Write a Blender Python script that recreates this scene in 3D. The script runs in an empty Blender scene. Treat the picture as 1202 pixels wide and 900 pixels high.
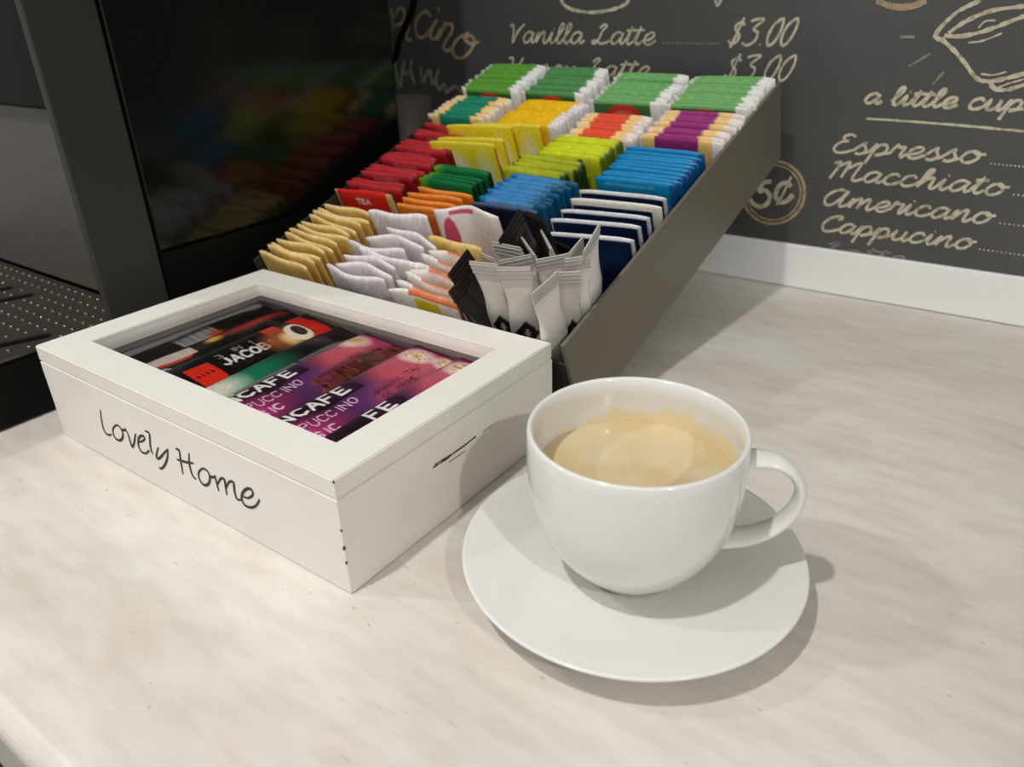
import bpy, bmesh, math, random
import numpy as np
from mathutils import Vector, Matrix, noise

random.seed(7)
SC = bpy.context.scene
COL = SC.collection

# ------------------------------------------------------------------ camera
CAM_H, YAW, PITCH, ROLL, FPX = 0.2348, -0.6284, 0.4707, -0.0303, 883.1
_f = np.array([math.sin(YAW)*math.cos(PITCH), math.cos(YAW)*math.cos(PITCH), -math.sin(PITCH)])
_r0 = np.array([math.cos(YAW), -math.sin(YAW), 0.0]); _u0 = np.cross(_r0, _f)
_r = math.cos(ROLL)*_r0 + math.sin(ROLL)*_u0
_u = -math.sin(ROLL)*_r0 + math.cos(ROLL)*_u0
cam = bpy.data.cameras.new('camera'); cam.lens = FPX/1202*36; cam.sensor_width = 36
cam.clip_start = 0.01; cam.clip_end = 50
camo = bpy.data.objects.new('camera', cam); COL.objects.link(camo)
camo.matrix_world = Matrix(((_r[0], _u[0], -_f[0], 0), (_r[1], _u[1], -_f[1], 0), (_r[2], _u[2], -_f[2], CAM_H), (0, 0, 0, 1)))
cam.dof.use_dof = True; cam.dof.focus_distance = 0.40; cam.dof.aperture_fstop = 9
SC.camera = camo

# ------------------------------------------------------------------ world, lamps, exposure
w = bpy.data.worlds.new('world'); SC.world = w; w.use_nodes = True
w.node_tree.nodes['Background'].inputs[0].default_value = (1.0, 0.995, 0.98, 1)
w.node_tree.nodes['Background'].inputs[1].default_value = 0.50

def lamp(name, loc, aim, power, col, rad, cone):
    l = bpy.data.lights.new(name, 'SPOT'); l.energy = power; l.color = col; l.shadow_soft_size = rad
    l.spot_size = math.radians(cone); l.spot_blend = 1.0
    o = bpy.data.objects.new(name, l); o.location = loc; COL.objects.link(o)
    o.rotation_euler = (Vector(aim)-Vector(loc)).to_track_quat('-Z', 'Y').to_euler()
WARM = (1.0, 0.985, 0.955)
lamp('ceiling_spot', (-.350, -.342, 1.363), (-.42, .05, 0), 45, WARM, .028, 75)
lamp('ceiling_spot', (2.33, -1.04, 2.20), (-.05, .22, 0), 120, WARM, .045, 25)
lamp('ceiling_spot', (-2.30, -1.0, 2.20), (-.4, .3, 0), 60, WARM, .045, 50)

SC.view_settings.view_transform = 'Standard'; SC.view_settings.look = 'None'
SC.view_settings.exposure = 0.0; SC.view_settings.gamma = 1.0; SC.view_settings.use_curve_mapping = False

# ------------------------------------------------------------------ helpers
def on(px, py, n, d):
    """the point of the plane n.X = d that stands at pixel (px, py) of the 1202x900 photograph"""
    v = _f + (px-601)/FPX*_r - (py-450)/FPX*_u
    o = np.array([0, 0, CAM_H]); n = np.array(n, float)
    return Vector(o + v*((d-o@n)/(v@n)))

def lin(c):
    return tuple((x/255/12.92 if x/255 <= .04045 else ((x/255+.055)/1.055)**2.4) for x in c)

def mat(name, c=None, rough=.5, metal=0.0, spec=.5, coat=0.0, vcol=False, bump=None, noise_c=None, trans=0.0, ior=1.45):
    m = bpy.data.materials.new(name); m.use_nodes = True
    nt = m.node_tree; b = nt.nodes['Principled BSDF']
    b.inputs['Roughness'].default_value = rough; b.inputs['Metallic'].default_value = metal
    b.inputs['Specular IOR Level'].default_value = spec; b.inputs['Coat Weight'].default_value = coat; b.inputs['Coat Roughness'].default_value = .45 if name.startswith('chalk') else .03
    b.inputs['Transmission Weight'].default_value = trans; b.inputs['IOR'].default_value = ior
    if c: b.inputs['Base Color'].default_value = (*lin(c), 1)
    if vcol:
        a = nt.nodes.new('ShaderNodeVertexColor'); a.layer_name = 'Col'
        nt.links.new(a.outputs[0], b.inputs['Base Color'])
    tc = nt.nodes.new('ShaderNodeTexCoord')
    if noise_c:   # (scale, second colour, lo, hi, stretch)
        sc, c2, lo, hi, st = noise_c
        mp = nt.nodes.new('ShaderNodeMapping'); mp.inputs['Scale'].default_value = st
        nz = nt.nodes.new('ShaderNodeTexNoise'); nz.inputs['Scale'].default_value = sc; nz.inputs['Detail'].default_value = 6
        cr = nt.nodes.new('ShaderNodeValToRGB')
        cr.color_ramp.elements[0].position = lo; cr.color_ramp.elements[0].color = (*lin(c), 1)
        cr.color_ramp.elements[1].position = hi; cr.color_ramp.elements[1].color = (*lin(c2), 1)
        nt.links.new(tc.outputs['Object'], mp.inputs[0]); nt.links.new(mp.outputs[0], nz.inputs[0])
        nt.links.new(nz.outputs[0], cr.inputs[0]); nt.links.new(cr.outputs[0], b.inputs['Base Color'])
    if bump:
        nz = nt.nodes.new('ShaderNodeTexNoise'); nz.inputs['Scale'].default_value = bump[0]; nz.inputs['Detail'].default_value = 4
        bp = nt.nodes.new('ShaderNodeBump'); bp.inputs['Strength'].default_value = bump[1]; bp.inputs['Distance'].default_value = bump[2]
        nt.links.new(tc.outputs['Object'], nz.inputs[0]); nt.links.new(nz.outputs[0], bp.inputs['Height']); nt.links.new(bp.outputs[0], b.inputs['Normal'])
    return m

def link(name, me, parent=None, m=None, smooth=False):
    o = bpy.data.objects.new(name, me); COL.objects.link(o)
    if parent: o.parent = parent
    if m and not me.materials: me.materials.append(m)
    if smooth: me.shade_smooth()
    return o

def obj(name, bm, m, parent=None, smooth=False):
    me = bpy.data.meshes.new(name); bm.to_mesh(me); bm.free()
    return link(name, me, parent, m, smooth)

def tag(o, label=None, cat=None, group=None, kind=None):
    if label: o['label'] = label
    if cat: o['category'] = cat
    if group: o['group'] = group
    if kind: o['kind'] = kind
    return o

def thing(name, label, cat, loc=(0, 0, 0), rz=0, group=None):
    o = bpy.data.objects.new(name, None); COL.objects.link(o); o.empty_display_size = .02
    o.location = loc; o.rotation_euler = (0, 0, rz)
    return tag(o, label, cat, group)

def box(bm, x0, x1, y0, y1, z0, z1, bev=0.0, M=None):
    vs = [bm.verts.new((x, y, z)) for x in (x0, x1) for y in (y0, y1) for z in (z0, z1)]
    F = [(0, 1, 3, 2), (4, 6, 7, 5), (0, 4, 5, 1), (2, 3, 7, 6), (0, 2, 6, 4), (1, 5, 7, 3)]
    fs = [bm.faces.new([vs[i] for i in f]) for f in F]
    if bev:
        es = list({e for f in fs for e in f.edges})
        r = bmesh.ops.bevel(bm, geom=es, offset=bev, segments=2, affect='EDGES', profile=.6)
        vs = list({v for v in r['verts']})
    if M: bmesh.ops.transform(bm, matrix=M, verts=vs)
    return vs

def lathe(bm, prof, n=96, close=False):
    rings = []
    for r, z in prof:
        if r < 1e-6: rings.append([bm.verts.new((0, 0, z))])
        else: rings.append([bm.verts.new((r*math.cos(2*math.pi*i/n), r*math.sin(2*math.pi*i/n), z)) for i in range(n)])
    for a, b in zip(rings, rings[1:]):
        for i in range(n):
            j = (i+1) % n
            if len(a) == 1 and len(b) == 1: continue
            if len(a) == 1: bm.faces.new((a[0], b[i], b[j]))
            elif len(b) == 1: bm.faces.new((a[i], b[0], a[j]))
            else: bm.faces.new((a[i], b[i], b[j], a[j]))
    bmesh.ops.recalc_face_normals(bm, faces=bm.faces)

def crom(P, k=5, closed=False):
    """Catmull-Rom through the points"""
    P = [Vector(p) for p in P]
    if len(P) < 3: return [P[0].lerp(P[-1], i/k) for i in range(k+1)]
    Q = [P[0]*2-P[1]] + P + [P[-1]*2-P[-2]]
    out = []
    for i in range(1, len(Q)-2):
        a, b, c, d = Q[i-1], Q[i], Q[i+1], Q[i+2]
        for j in range(k):
            t = j/k
            out.append(0.5*((2*b)+(c-a)*t+(2*a-5*b+4*c-d)*t*t+(3*b-a-3*c+d)*t**3))
    out.append(P[-1])
    return out

def ribbon(bm, pts, n, w, e, jit=0.0):
    """a drawn stroke: a flat band of half width w lying e above the plane with normal n"""
    n = Vector(n).normalized(); rows = []
    N = len(pts)
    for i, p in enumerate(pts):
        t = (pts[min(i+1, N-1)]-pts[max(i-1, 0)])
        if t.length < 1e-9: continue
        s = n.cross(t.normalized())
        ww = (w(i/(N-1)) if callable(w) else w)*(1+random.uniform(-jit, jit))
        h = e+i*2.5e-6; rows.append([bm.verts.new(p+s*ww+n*h), bm.verts.new(p-s*ww+n*h)])
    if len(rows) < 2: return
    for a, b in zip(rows, rows[1:]): bm.faces.new((a[0], b[0], b[1], a[1]))

def tube(bm, pts, rad, seg=10, flat=None, cap=True):
    """swept tube; flat = (axis vector, factor) squashes the section along an axis"""
    rings = []; N = len(pts); up = None
    for i, p in enumerate(pts):
        t = (pts[min(i+1, N-1)]-pts[max(i-1, 0)]).normalized()
        if up is None: up = Vector((0, 0, 1)) if abs(t.z) < .9 else Vector((0, 1, 0))
        a = t.cross(up).normalized(); up = a.cross(t).normalized(); b = up
        r = rad(i/(N-1)) if callable(rad) else rad
        ra, rb = r if isinstance(r, tuple) else (r, r)
        rings.append([bm.verts.new(p+a*ra*math.cos(2*math.pi*k/seg)+b*rb*math.sin(2*math.pi*k/seg)) for k in range(seg)])
    for A, B in zip(rings, rings[1:]):
        for k in range(seg): bm.faces.new((A[k], A[(k+1) % seg], B[(k+1) % seg], B[k]))
    if cap: bm.faces.new(rings[0][::-1]); bm.faces.new(rings[-1])
    bmesh.ops.recalc_face_normals(bm, faces=bm.faces)

def plate(name, outlines, thick, m, parent=None, z=0.0, bev=0.0):
    """a flat plate with holes: filled 2D curve turned into a mesh"""
    cu = bpy.data.curves.new(name, 'CURVE'); cu.dimensions = '2D'; cu.fill_mode = 'BOTH'; cu.extrude = thick/2; cu.bevel_depth = bev
    for ol in outlines:
        sp = cu.splines.new('POLY'); sp.points.add(len(ol)-1)
        for p, q in zip(sp.points, ol): p.co = (q[0], q[1], 0, 1)
        sp.use_cyclic_u = True
    t = bpy.data.objects.new('tmp', cu); COL.objects.link(t)
    me = bpy.data.meshes.new_from_object(t.evaluated_get(bpy.context.evaluated_depsgraph_get()))
    bpy.data.objects.remove(t); bpy.data.curves.remove(cu)
    for v in me.vertices: v.co.z += z+thick/2
    me.name = name; me.materials.clear()
    return link(name, me, parent, m)

# ---- single-stroke handwriting: x height 1, tall letters 2; every glyph = (advance, strokes)
G = {
 'a': (1.2, [[(.9,.8),(.6,1),(.25,.85),(.08,.4),(.25,.05),(.55,.1),(.85,.6),(.92,.95)], [(.92,.95),(.85,.35),(.98,.03),(1.25,.3)]]),
 'c': (1.0, [[(.85,.75),(.6,1),(.25,.85),(.08,.4),(.25,.05),(.6,.02),(1.02,.35)]]),
 'e': (1.0, [[(0,.3),(.5,.42),(.8,.75),(.6,1),(.25,.8),(.12,.4),(.3,.05),(.65,.02),(1.02,.35)]]),
 'h': (1.15, [[(0,.3),(.4,1.3),(.5,1.9),(.33,2.0),(.2,1.4),(.12,0)], [(.12,.2),(.45,.85),(.75,.95),(.78,.55),(.78,.12),(.95,0),(1.17,.3)]]),
 'i': (.65, [[(0,.3),(.22,.95),(.2,.25),(.38,0),(.67,.3)], [(.28,1.4),(.32,1.48)]]),
 'l': (.65, [[(0,.3),(.4,1.2),(.47,1.9),(.3,2.05),(.16,1.5),(.15,.3),(.36,0),(.67,.3)]]),
 'm': (1.7, [[(0,.3),(.2,.95),(.15,0)], [(.15,.2),(.45,.9),(.68,.95),(.68,0)], [(.68,.2),(1.0,.9),(1.25,.95),(1.27,.15),(1.45,0),(1.72,.3)]]),
 'n': (1.2, [[(0,.3),(.2,.95),(.15,0)], [(.15,.2),(.5,.9),(.75,.95),(.77,.15),(.95,0),(1.22,.3)]]),
 'o': (1.15, [[(.6,1),(.25,.85),(.1,.4),(.3,.03),(.65,.05),(.9,.45),(.8,.85),(.55,1),(.75,.75),(1.17,.8)]]),
 'p': (1.15, [[(0,.3),(.25,1),(.1,-.85)], [(.15,.3),(.4,.9),(.75,.95),(.9,.5),(.7,.08),(.4,.05),(1.17,.3)]]),
 'r': (.85, [[(0,.3),(.2,1.1),(.35,.85),(.65,.9),(.6,.3),(.7,0),(.87,.3)]]),
 's': (.9, [[(0,.3),(.45,1.05),(.5,.75),(.7,.35),(.5,0),(.15,.05)], [(.5,.02),(.92,.3)]]),
 't': (.7, [[(0,.3),(.3,1.3),(.33,1.6),(.2,.3),(.4,0),(.72,.3)], [(-.05,1.2),(.65,1.28)]]),
 'u': (1.2, [[(0,.3),(.2,.95),(.18,.25),(.4,0),(.75,.3),(.85,.95)], [(.85,.95),(.83,.2),(1.0,0),(1.22,.3)]]),
 'y': (1.15, [[(0,.3),(.2,.95),(.2,.35),(.4,.1),(.75,.4),(.85,.95)], [(.85,.95),(.7,-.5),(.35,-.85),(.3,-.5),(1.17,.3)]]),
 'V': (1.3, [[(-.1,1.7),(.1,1.95),(.3,1.2),(.4,0),(.7,1.0),(1.2,2.0)]]),
 'L': (1.5, [[(.4,1.5),(.75,1.95),(.95,1.7),(.7,1.2),(.5,.3),(.2,0),(.05,.2),(.35,.3),(.8,.02),(1.5,.25)]]),
 'H': (1.7, [[(0,1.8),(.35,1.95),(.4,1.0),(.2,0)], [(1.3,2.0),(1.1,1.0),(1.05,.1),(1.3,0),(1.7,.3)], [(.3,.95),(1.15,1.05)]]),
 'E': (1.25, [[(1.0,1.7),(.7,2.0),(.35,1.7),(.45,1.2),(.75,1.1),(.3,.95),(.08,.4),(.35,0),(.8,.05),(1.27,.35)]]),
 'M': (2.1, [[(-.1,1.7),(.2,1.95),(.3,1.6),(.1,0)], [(.2,1.2),(.7,1.95),(.85,1.8),(.75,.2)], [(.8,1.0),(1.4,1.95),(1.55,1.7),(1.45,.3),(1.7,0),(2.1,.3)]]),
 'A': (1.7, [[(1.2,1.7),(.8,1.95),(.3,1.5),(.05,.7),(.25,.1),(.65,.1),(1.1,.9),(1.3,1.9)], [(1.3,1.9),(1.15,.4),(1.3,.02),(1.7,.3)]]),
 'C': (1.35, [[(.95,1.4),(1.15,1.8),(.85,2.0),(.4,1.6),(.1,.8),(.25,.15),(.7,0),(1.37,.35)]]),
 '$': (1.1, [[(.9,1.5),(.6,1.75),(.25,1.5),(.4,1.1),(.75,.75),(.7,.25),(.3,.15),(.05,.4)], [(.65,2.1),(.4,-.2)]]),
 '3': (1.2, [[(.15,1.8),(.5,1.95),(1.05,1.95),(.55,1.25),(.95,.95),(.95,.35),(.5,0),(.05,.2)]]),
 '.': (.5, [[(.2,0),(.25,.08)]]),
 '0': (1.0, [[(.6,2.0),(.2,1.5),(.1,.6),(.35,0),(.7,.3),(.85,1.2),(.75,1.9),(.6,2.0)]]),
 ' ': (.7, []),
}
def text_width(s): return sum(G[c][0] for c in s)
def layout(s):
    x = 0; out = []
    for c in s:
        adv, st = G[c]
        for k in st: out.append([(px+x, py) for px, py in k])
        x += adv
    return out, x

WY = 0.6665          # the wall
def wall_text(name, s, a, b, xh, wd, parent, m, slant=.28, asc=.68):
    """write s between two pixels of its baseline on the wall plane; xh = x height in metres"""
    A = on(*a, (0, 1, 0), WY-.0032); B = on(*b, (0, 1, 0), WY-.0032)
    ex = (B-A); W = text_width(s); st, W = layout(s); kx = ex.length/W; ex.normalize(); ez = Vector((0, 0, 1))
    bm = bmesh.new()
    for q_, k in enumerate(st):
        k = [(px, 1+(py-1)*asc if py > 1 else py) for px, py in k]
        P = crom([A+ex*(px*kx+slant*py*xh)+ez*py*xh for px, py in k], 4)
        ribbon(bm, P, (0, -1, 0), wd, .0001+.00004*(q_ % 6), .12)
    return obj(name, bm, m, parent)

def px_lines(bm, strokes, o, sc, n, d, wd, e=.0002, jit=.2, k=6, off=0):
    for q_, s in enumerate(strokes):
        P = [(o[0]+x/sc, o[1]+y/sc, 0) for x, y in s]
        P = crom(P, k)
        ribbon(bm, [on(p.x, p.y, n, d) for p in P], off or [-abs(q) if q else 0 for q in n], wd, e+.00004*(q_ % 8), jit)

# ------------------------------------------------------------------ materials
def counter_material():
    m = mat('counter_laminate', (214, 206, 192), .38)
    nt = m.node_tree; b = nt.nodes['Principled BSDF']; L = nt.links.new
    tc = nt.nodes.new('ShaderNodeTexCoord')
    def nz(scale, det, st, rot=0.35):
        mp = nt.nodes.new('ShaderNodeMapping'); mp.inputs['Scale'].default_value = st; mp.inputs['Rotation'].default_value = (0, 0, rot)
        n = nt.nodes.new('ShaderNodeTexNoise'); n.inputs['Scale'].default_value = scale; n.inputs['Detail'].default_value = det
        L(tc.outputs['Object'], mp.inputs[0]); L(mp.outputs[0], n.inputs[0]); return n
    def ramp(n, stops):
        r = nt.nodes.new('ShaderNodeValToRGB'); e = r.color_ramp.elements
        e[0].position, e[0].color = stops[0][0], (*lin(stops[0][1]), 1); e[1].position, e[1].color = stops[-1][0], (*lin(stops[-1][1]), 1)
        for p, c in stops[1:-1]:
            q = e.new(p); q.color = (*lin(c), 1)
        L(n.outputs[0], r.inputs[0]); return r
    def mix(f, a, c, mode='MIX', fac=None):
        x = nt.nodes.new('ShaderNodeMix'); x.data_type = 'RGBA'; x.blend_type = mode
        if fac is not None: x.inputs[0].default_value = fac
        else: L(f, x.inputs[0])
        L(a, x.inputs[6]); L(c, x.inputs[7]); return x
    big = ramp(nz(7, 5, (1, 2.6, 1)), [(.30, (205, 197, 187)), (.5, (213, 207, 198)), (.70, (220, 216, 208))])
    fine = ramp(nz(34, 6, (1, 3.5, 1)), [(.35, (205, 196, 184)), (.6, (255, 255, 255))])
    m1 = mix(None, big.outputs[0], fine.outputs[0], 'MULTIPLY', .22)
    streak = ramp(nz(60, 3, (1, 5, 1), .5), [(.68, (255, 255, 255)), (.76, (176, 168, 156))])
    m2 = mix(None, m1.outputs[2], streak.outputs[0], 'MULTIPLY', .30)
    blotch = ramp(nz(16, 2, (1, 1.4, 1)), [(.56, (255, 255, 255)), (.66, (255, 238, 232))])
    m3 = mix(None, m2.outputs[2], blotch.outputs[0], 'MULTIPLY', .30)
    speck = ramp(nz(150, 2, (1, 2.2, 1), .2), [(.73, (255, 255, 255)), (.78, (150, 142, 132))])
    m4 = mix(None, m3.outputs[2], speck.outputs[0], 'MULTIPLY', .55)
    L(m4.outputs[2], b.inputs['Base Color'])
    n = nz(180, 3, (1, 2, 1)); bp = nt.nodes.new('ShaderNodeBump'); bp.inputs['Strength'].default_value = .12; bp.inputs['Distance'].default_value = .0005
    L(n.outputs[0], bp.inputs['Height']); L(bp.outputs[0], b.inputs['Normal'])
    return m
M_counter = counter_material()
M_board = mat('chalkboard_print', (60, 60, 59), .52, spec=1.0, coat=.3, noise_c=(9, (72, 71, 69), .35, .7, (1, 1, 1)))
M_chalk = mat('chalk', (206, 198, 172), .9, noise_c=(260, (150, 143, 122), .45, .7, (1, 1, 1)))
M_chalk2 = mat('faded_shaded_chalk', (150, 146, 132), .9, noise_c=(200, (112, 109, 100), .4, .7, (1, 1, 1)))  # dimmer chalk; on the small left word it paints in shadow
M_chalk4 = mat('dim_chalk', (96, 93, 84), .9, noise_c=(200, (72, 70, 65), .4, .7, (1, 1, 1)))
M_chalk3 = mat('ochre_chalk', (176, 156, 122), .9, noise_c=(200, (140, 122, 96), .4, .7, (1, 1, 1)))
M_alu = mat('white_aluminium', (252, 252, 250), .35, metal=0.0, spec=1.0)
M_wall = mat('wall_paint', (120, 118, 112), .7)
M_floor = mat('dark_floor', (60, 52, 44), .6, noise_c=(12, (44, 38, 32), .4, .6, (1, 1, 1)))
M_porc = mat('white_porcelain', (224, 222, 217), .12, coat=.3, vcol=False)
M_porcv = mat('white_porcelain_stained', None, .12, coat=.3, vcol=True)
M_white = mat('white_painted_wood', (229, 225, 217), .45, noise_c=(40, (224, 220, 212), .35, .8, (1, 1, 1)), bump=(300, .08, .0003))
M_ink = mat('black_print', (38, 37, 36), .6)
M_chip = mat('worn_wood', (96, 78, 58), .9, noise_c=(500, (60, 48, 38), .4, .6, (1, 1, 1)))
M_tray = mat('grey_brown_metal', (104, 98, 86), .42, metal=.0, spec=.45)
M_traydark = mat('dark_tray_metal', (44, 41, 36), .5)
M_blackg = mat('black_gloss', (12, 15, 10), .13, spec=.42)
M_blackm = mat('black_plastic', (12, 12, 10), .5, spec=.12)
M_grey = mat('dark_grey_plastic', (50, 50, 45), .5, spec=.3)
M_steel = mat('brushed_steel', (100, 96, 88), .45, metal=.55, noise_c=(60, (88, 85, 78), .35, .65, (1, 1, 14)))
M_grill = mat('perforated_steel', (78, 74, 67), .32, metal=.75)
M_bump = mat('polished_steel', (128, 120, 106), .25, metal=.8)
M_cupgrey = mat('grey_tumbler', (84, 78, 68), .5)
M_paper = mat('printed_paper', None, .62, vcol=True, spec=.35)
M_foil = mat('printed_foil', None, .33, vcol=True, spec=.5, bump=(160, .25, .0008))
M_film = mat('printed_film', None, .30, vcol=True, spec=.5, bump=(120, .25, .0008))
M_silver = mat('silver_white_film', (214, 208, 200), .38, metal=.15, bump=(140, .2, .0008))
M_brown = mat('black_brown_film', (30, 22, 17), .3, bump=(140, .2, .0008))
M_seal_s = mat('silver_seal', (188, 184, 177), .32, metal=.25)

# glass: a thin pane
mg = bpy.data.materials.new('clear_glass'); mg.use_nodes = True
nt = mg.node_tree; nt.nodes.clear()
o_ = nt.nodes.new('ShaderNodeOutputMaterial'); tr = nt.nodes.new('ShaderNodeBsdfTransparent'); gl = nt.nodes.new('ShaderNodeBsdfGlossy')
gl.inputs['Roughness'].default_value = .02; lw = nt.nodes.new('ShaderNodeLayerWeight'); lw.inputs[0].default_value = .5; pw = nt.nodes.new('ShaderNodeMath'); pw.operation = 'POWER'; pw.inputs[1].default_value = 4; nt.links.new(lw.outputs['Facing'], pw.inputs[0]); fr = nt.nodes.new('ShaderNodeMath'); fr.operation = 'MULTIPLY_ADD'; fr.inputs[1].default_value = .8; fr.inputs[2].default_value = .02; nt.links.new(pw.outputs[0], fr.inputs[0]); mx = nt.nodes.new('ShaderNodeMixShader')
nt.links.new(fr.outputs[0], mx.inputs[0]); nt.links.new(tr.outputs[0], mx.inputs[1]); nt.links.new(gl.outputs[0], mx.inputs[2]); nt.links.new(mx.outputs[0], o_.inputs[0])
M_glass = mg

# ------------------------------------------------------------------ setting
bm = bmesh.new()          # counter with a rolled front edge
prof = [(.70, -.04), (.70, 0), (.052, 0)] + [(.052-.010*math.sin(a), -.010+.010*math.cos(a)) for a in [i*math.pi/2/8 for i in range(1, 9)]] + [(.042, -.04)]
xs = (-1.6, 1.3)
A = [[bm.verts.new((x, y, z)) for y, z in prof] for x in xs]
for i in range(len(prof)):
    j = (i+1) % len(prof); bm.faces.new((A[0][i], A[0][j], A[1][j], A[1][i]))
bm.faces.new(A[0]); bm.faces.new(A[1][::-1]); bmesh.ops.recalc_face_normals(bm, faces=bm.faces)
tag(obj('countertop', bm, M_counter), 'pale stone-patterned laminate countertop with a rolled front edge', 'countertop', kind='structure')
bm = bmesh.new(); box(bm, -1.6, 1.3, .09, .70, -.86, -.041); tag(obj('counter_base', bm, M_grey), kind='structure')
bm = bmesh.new(); box(bm, -3, 3, -2.5, .9, -.90, -.86); tag(obj('floor', bm, M_floor), kind='structure')
bm = bmesh.new(); box(bm, -3, 3, WY, WY+.1, -.86, 1.6); tag(obj('wall_back', bm, M_wall), kind='structure')
# aluminium strip at the foot of the wall
bm = bmesh.new(); box(bm, -1.6, 1.3, WY-.006, WY, 0.0004, .0385, .0012)
tag(obj('baseboard_back', bm, M_alu), kind='structure')

# ------------------------------------------------------------------ chalk menu board
board = thing('menu_board', 'black chalk-lettered menu panel covering the wall behind the counter', 'menu board', (0, 0, 0))
bm = bmesh.new(); box(bm, -1.5, 1.2, WY-.0030, WY-.0004, .0390, .62)
obj('board_panel', bm, M_board, board)
NW = (0, 1, 0); DW = WY-.0032
wall_text('price_line', 'Vanilla Latte', (597, 50), (768, 52.5), .0098, .0010, board, M_chalk)
wall_text('price_line', 'Honey Latte', (594, 88), (762, 92), .0098, .0010, board, M_chalk)
wall_text('price', '$3.00', (852, 53), (929, 53.5), .0098, .0011, board, M_chalk, .3, 1)
wall_text('price', '$3.00', (848, 93), (927, 95), .0095, .0010, board, M_chalk, .3, 1)
wall_text('menu_heading', 'a little cup', (1013, 121), (1199, 131), .0074, .0012, board, M_chalk, .3)
wall_text('price_line', 'Espresso', (975, 178), (1150, 192), .0086, .0011, board, M_chalk, .35)
wall_text('price_line', 'Macchiato', (972, 209), (1178, 230), .0084, .0011, board, M_chalk, .35)
wall_text('price_line', 'Americano', (964, 240), (1162, 263), .0084, .0011, board, M_chalk, .35)
wall_text('price_line', 'Cappucino', (961, 270), (1140, 293), .0082, .0011, board, M_chalk, .35)
wall_text('price_line', 'Latte', (958, 299.5), (1060, 312), .0080, .0009, board, M_chalk2, .35)
# dotted leaders
def dots(a, b, n, m=M_chalk, r=.0007):
    bm = bmesh.new()
    for i in range(n):
        t = i/(n-1); p = on(a[0]+(b[0]-a[0])*t, a[1]+(b[1]-a[1])*t, NW, DW)
        bmesh.ops.create_circle(bm, cap_ends=True, radius=r, segments=6, matrix=Matrix.Translation(p)@Matrix.Rotation(math.pi/2, 4, 'X'))
    tag(obj('dotted_line', bm, m, board), kind='stuff')
dots((779, 50.5), (842, 51), 17, M_chalk2, .0008)
dots((1163, 192), (1201, 195.6), 9); dots((1190, 228.5), (1201, 229.5), 3); dots((1174, 262), (1201, 265), 6); dots((1150, 292.5), (1201, 299.5), 11)
def drawing(name, strokes, o, sc, wd, m=M_chalk, jit=.25):
    bm = bmesh.new(); px_lines(bm, strokes, o, sc, NW, DW, wd, jit=jit, off=(0, -1, 0)); return obj(name, bm, m, board)
drawing('underline', [[(320,44),(520,56),(700,70),(900,86),(1200,115)]], (950,130), 4.77, .0009)
drawing('chalk_drawing', [[(1000,0),(900,50),(830,110),(790,160),(800,180),(830,185)], [(850,155),(930,100),(1050,50),(1210,28)],
   [(830,165),(900,170),(1000,150),(1100,115),(1210,72)], [(820,185),(880,240),(930,300),(980,365),(1030,380),(1100,370),(1210,342)],
   [(1045,385),(1055,405),(1085,420),(1140,415),(1210,392)]], (900,0), 3.98, .0014)
drawing('chalk_drawing', [[(1000,345),(1060,350),(1120,335)], [(1080,410),(1130,390),(1210,368)], [(990,130),(1020,100),(1070,95)], [(940,200),(1010,190),(1100,155)]], (900,0), 3.98, .0006)
drawing('chalk_dash', [[(622,172),(692,172)]], (900,0), 3.98, .0010, M_chalk2)
drawing('chalk_dash', [[(665,310),(765,250)]], (900,0), 3.98, .0010, M_chalk2)
drawing('chalk_dash', [[(775,395),(828,335)]], (900,0), 3.98, .0010, M_chalk2)
drawing('chalk_drawing', [[(515,0),(560,22),(620,34),(690,26),(745,0)]], (900,0), 3.98, .0022, M_chalk3)
drawing('chalk_drawing', [[(243,-12),(265,22),(310,40),(370,46),(440,35),(490,14),(502,-12)]], (580,0), 3.163, .0014)
drawing('chalk_dash', [[(820,-8),(830,20),(845,-5)]], (580,0), 3.163, .0012)
# the curved word at the left, partly behind the machine
drawing('curved_word', [[(130,70),(150,240)],[(150,150),(190,70),(230,80),(220,170),(160,200)],[(300,60),(270,200),(250,300),(290,310)],
   [(440,130),(400,90),(345,130),(320,210),(345,290),(400,280),(455,200)], [(490,150),(450,230),(440,295),(480,300),(520,220)], [(500,60),(510,95)],
   [(560,170),(520,260),(490,310)], [(500,290),(560,200),(610,195),(600,260),(555,330),(545,385),(590,390),(640,320)],
   [(740,260),(670,290),(620,350),(620,430),(680,455),(750,400),(780,330),(760,280),(700,300),(760,345),(820,325)]], (440,0), 6.678, .0016, M_chalk3)
drawing('shaded_word', [[(150,450),(170,560),(190,690)],[(235,470),(215,570),(205,680)],[(290,470),(285,560),(315,660)],[(215,575),(290,565)],
   [(360,520),(375,640),(430,550),(455,660),(510,540)],[(480,620),(500,700),(550,660),(560,720),(600,690)],[(590,700),(640,680),(680,740),(620,790)]], (440,0), 6.678, .0019, M_chalk2)  # shadow over this word is put into its dimmer chalk colour
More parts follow.
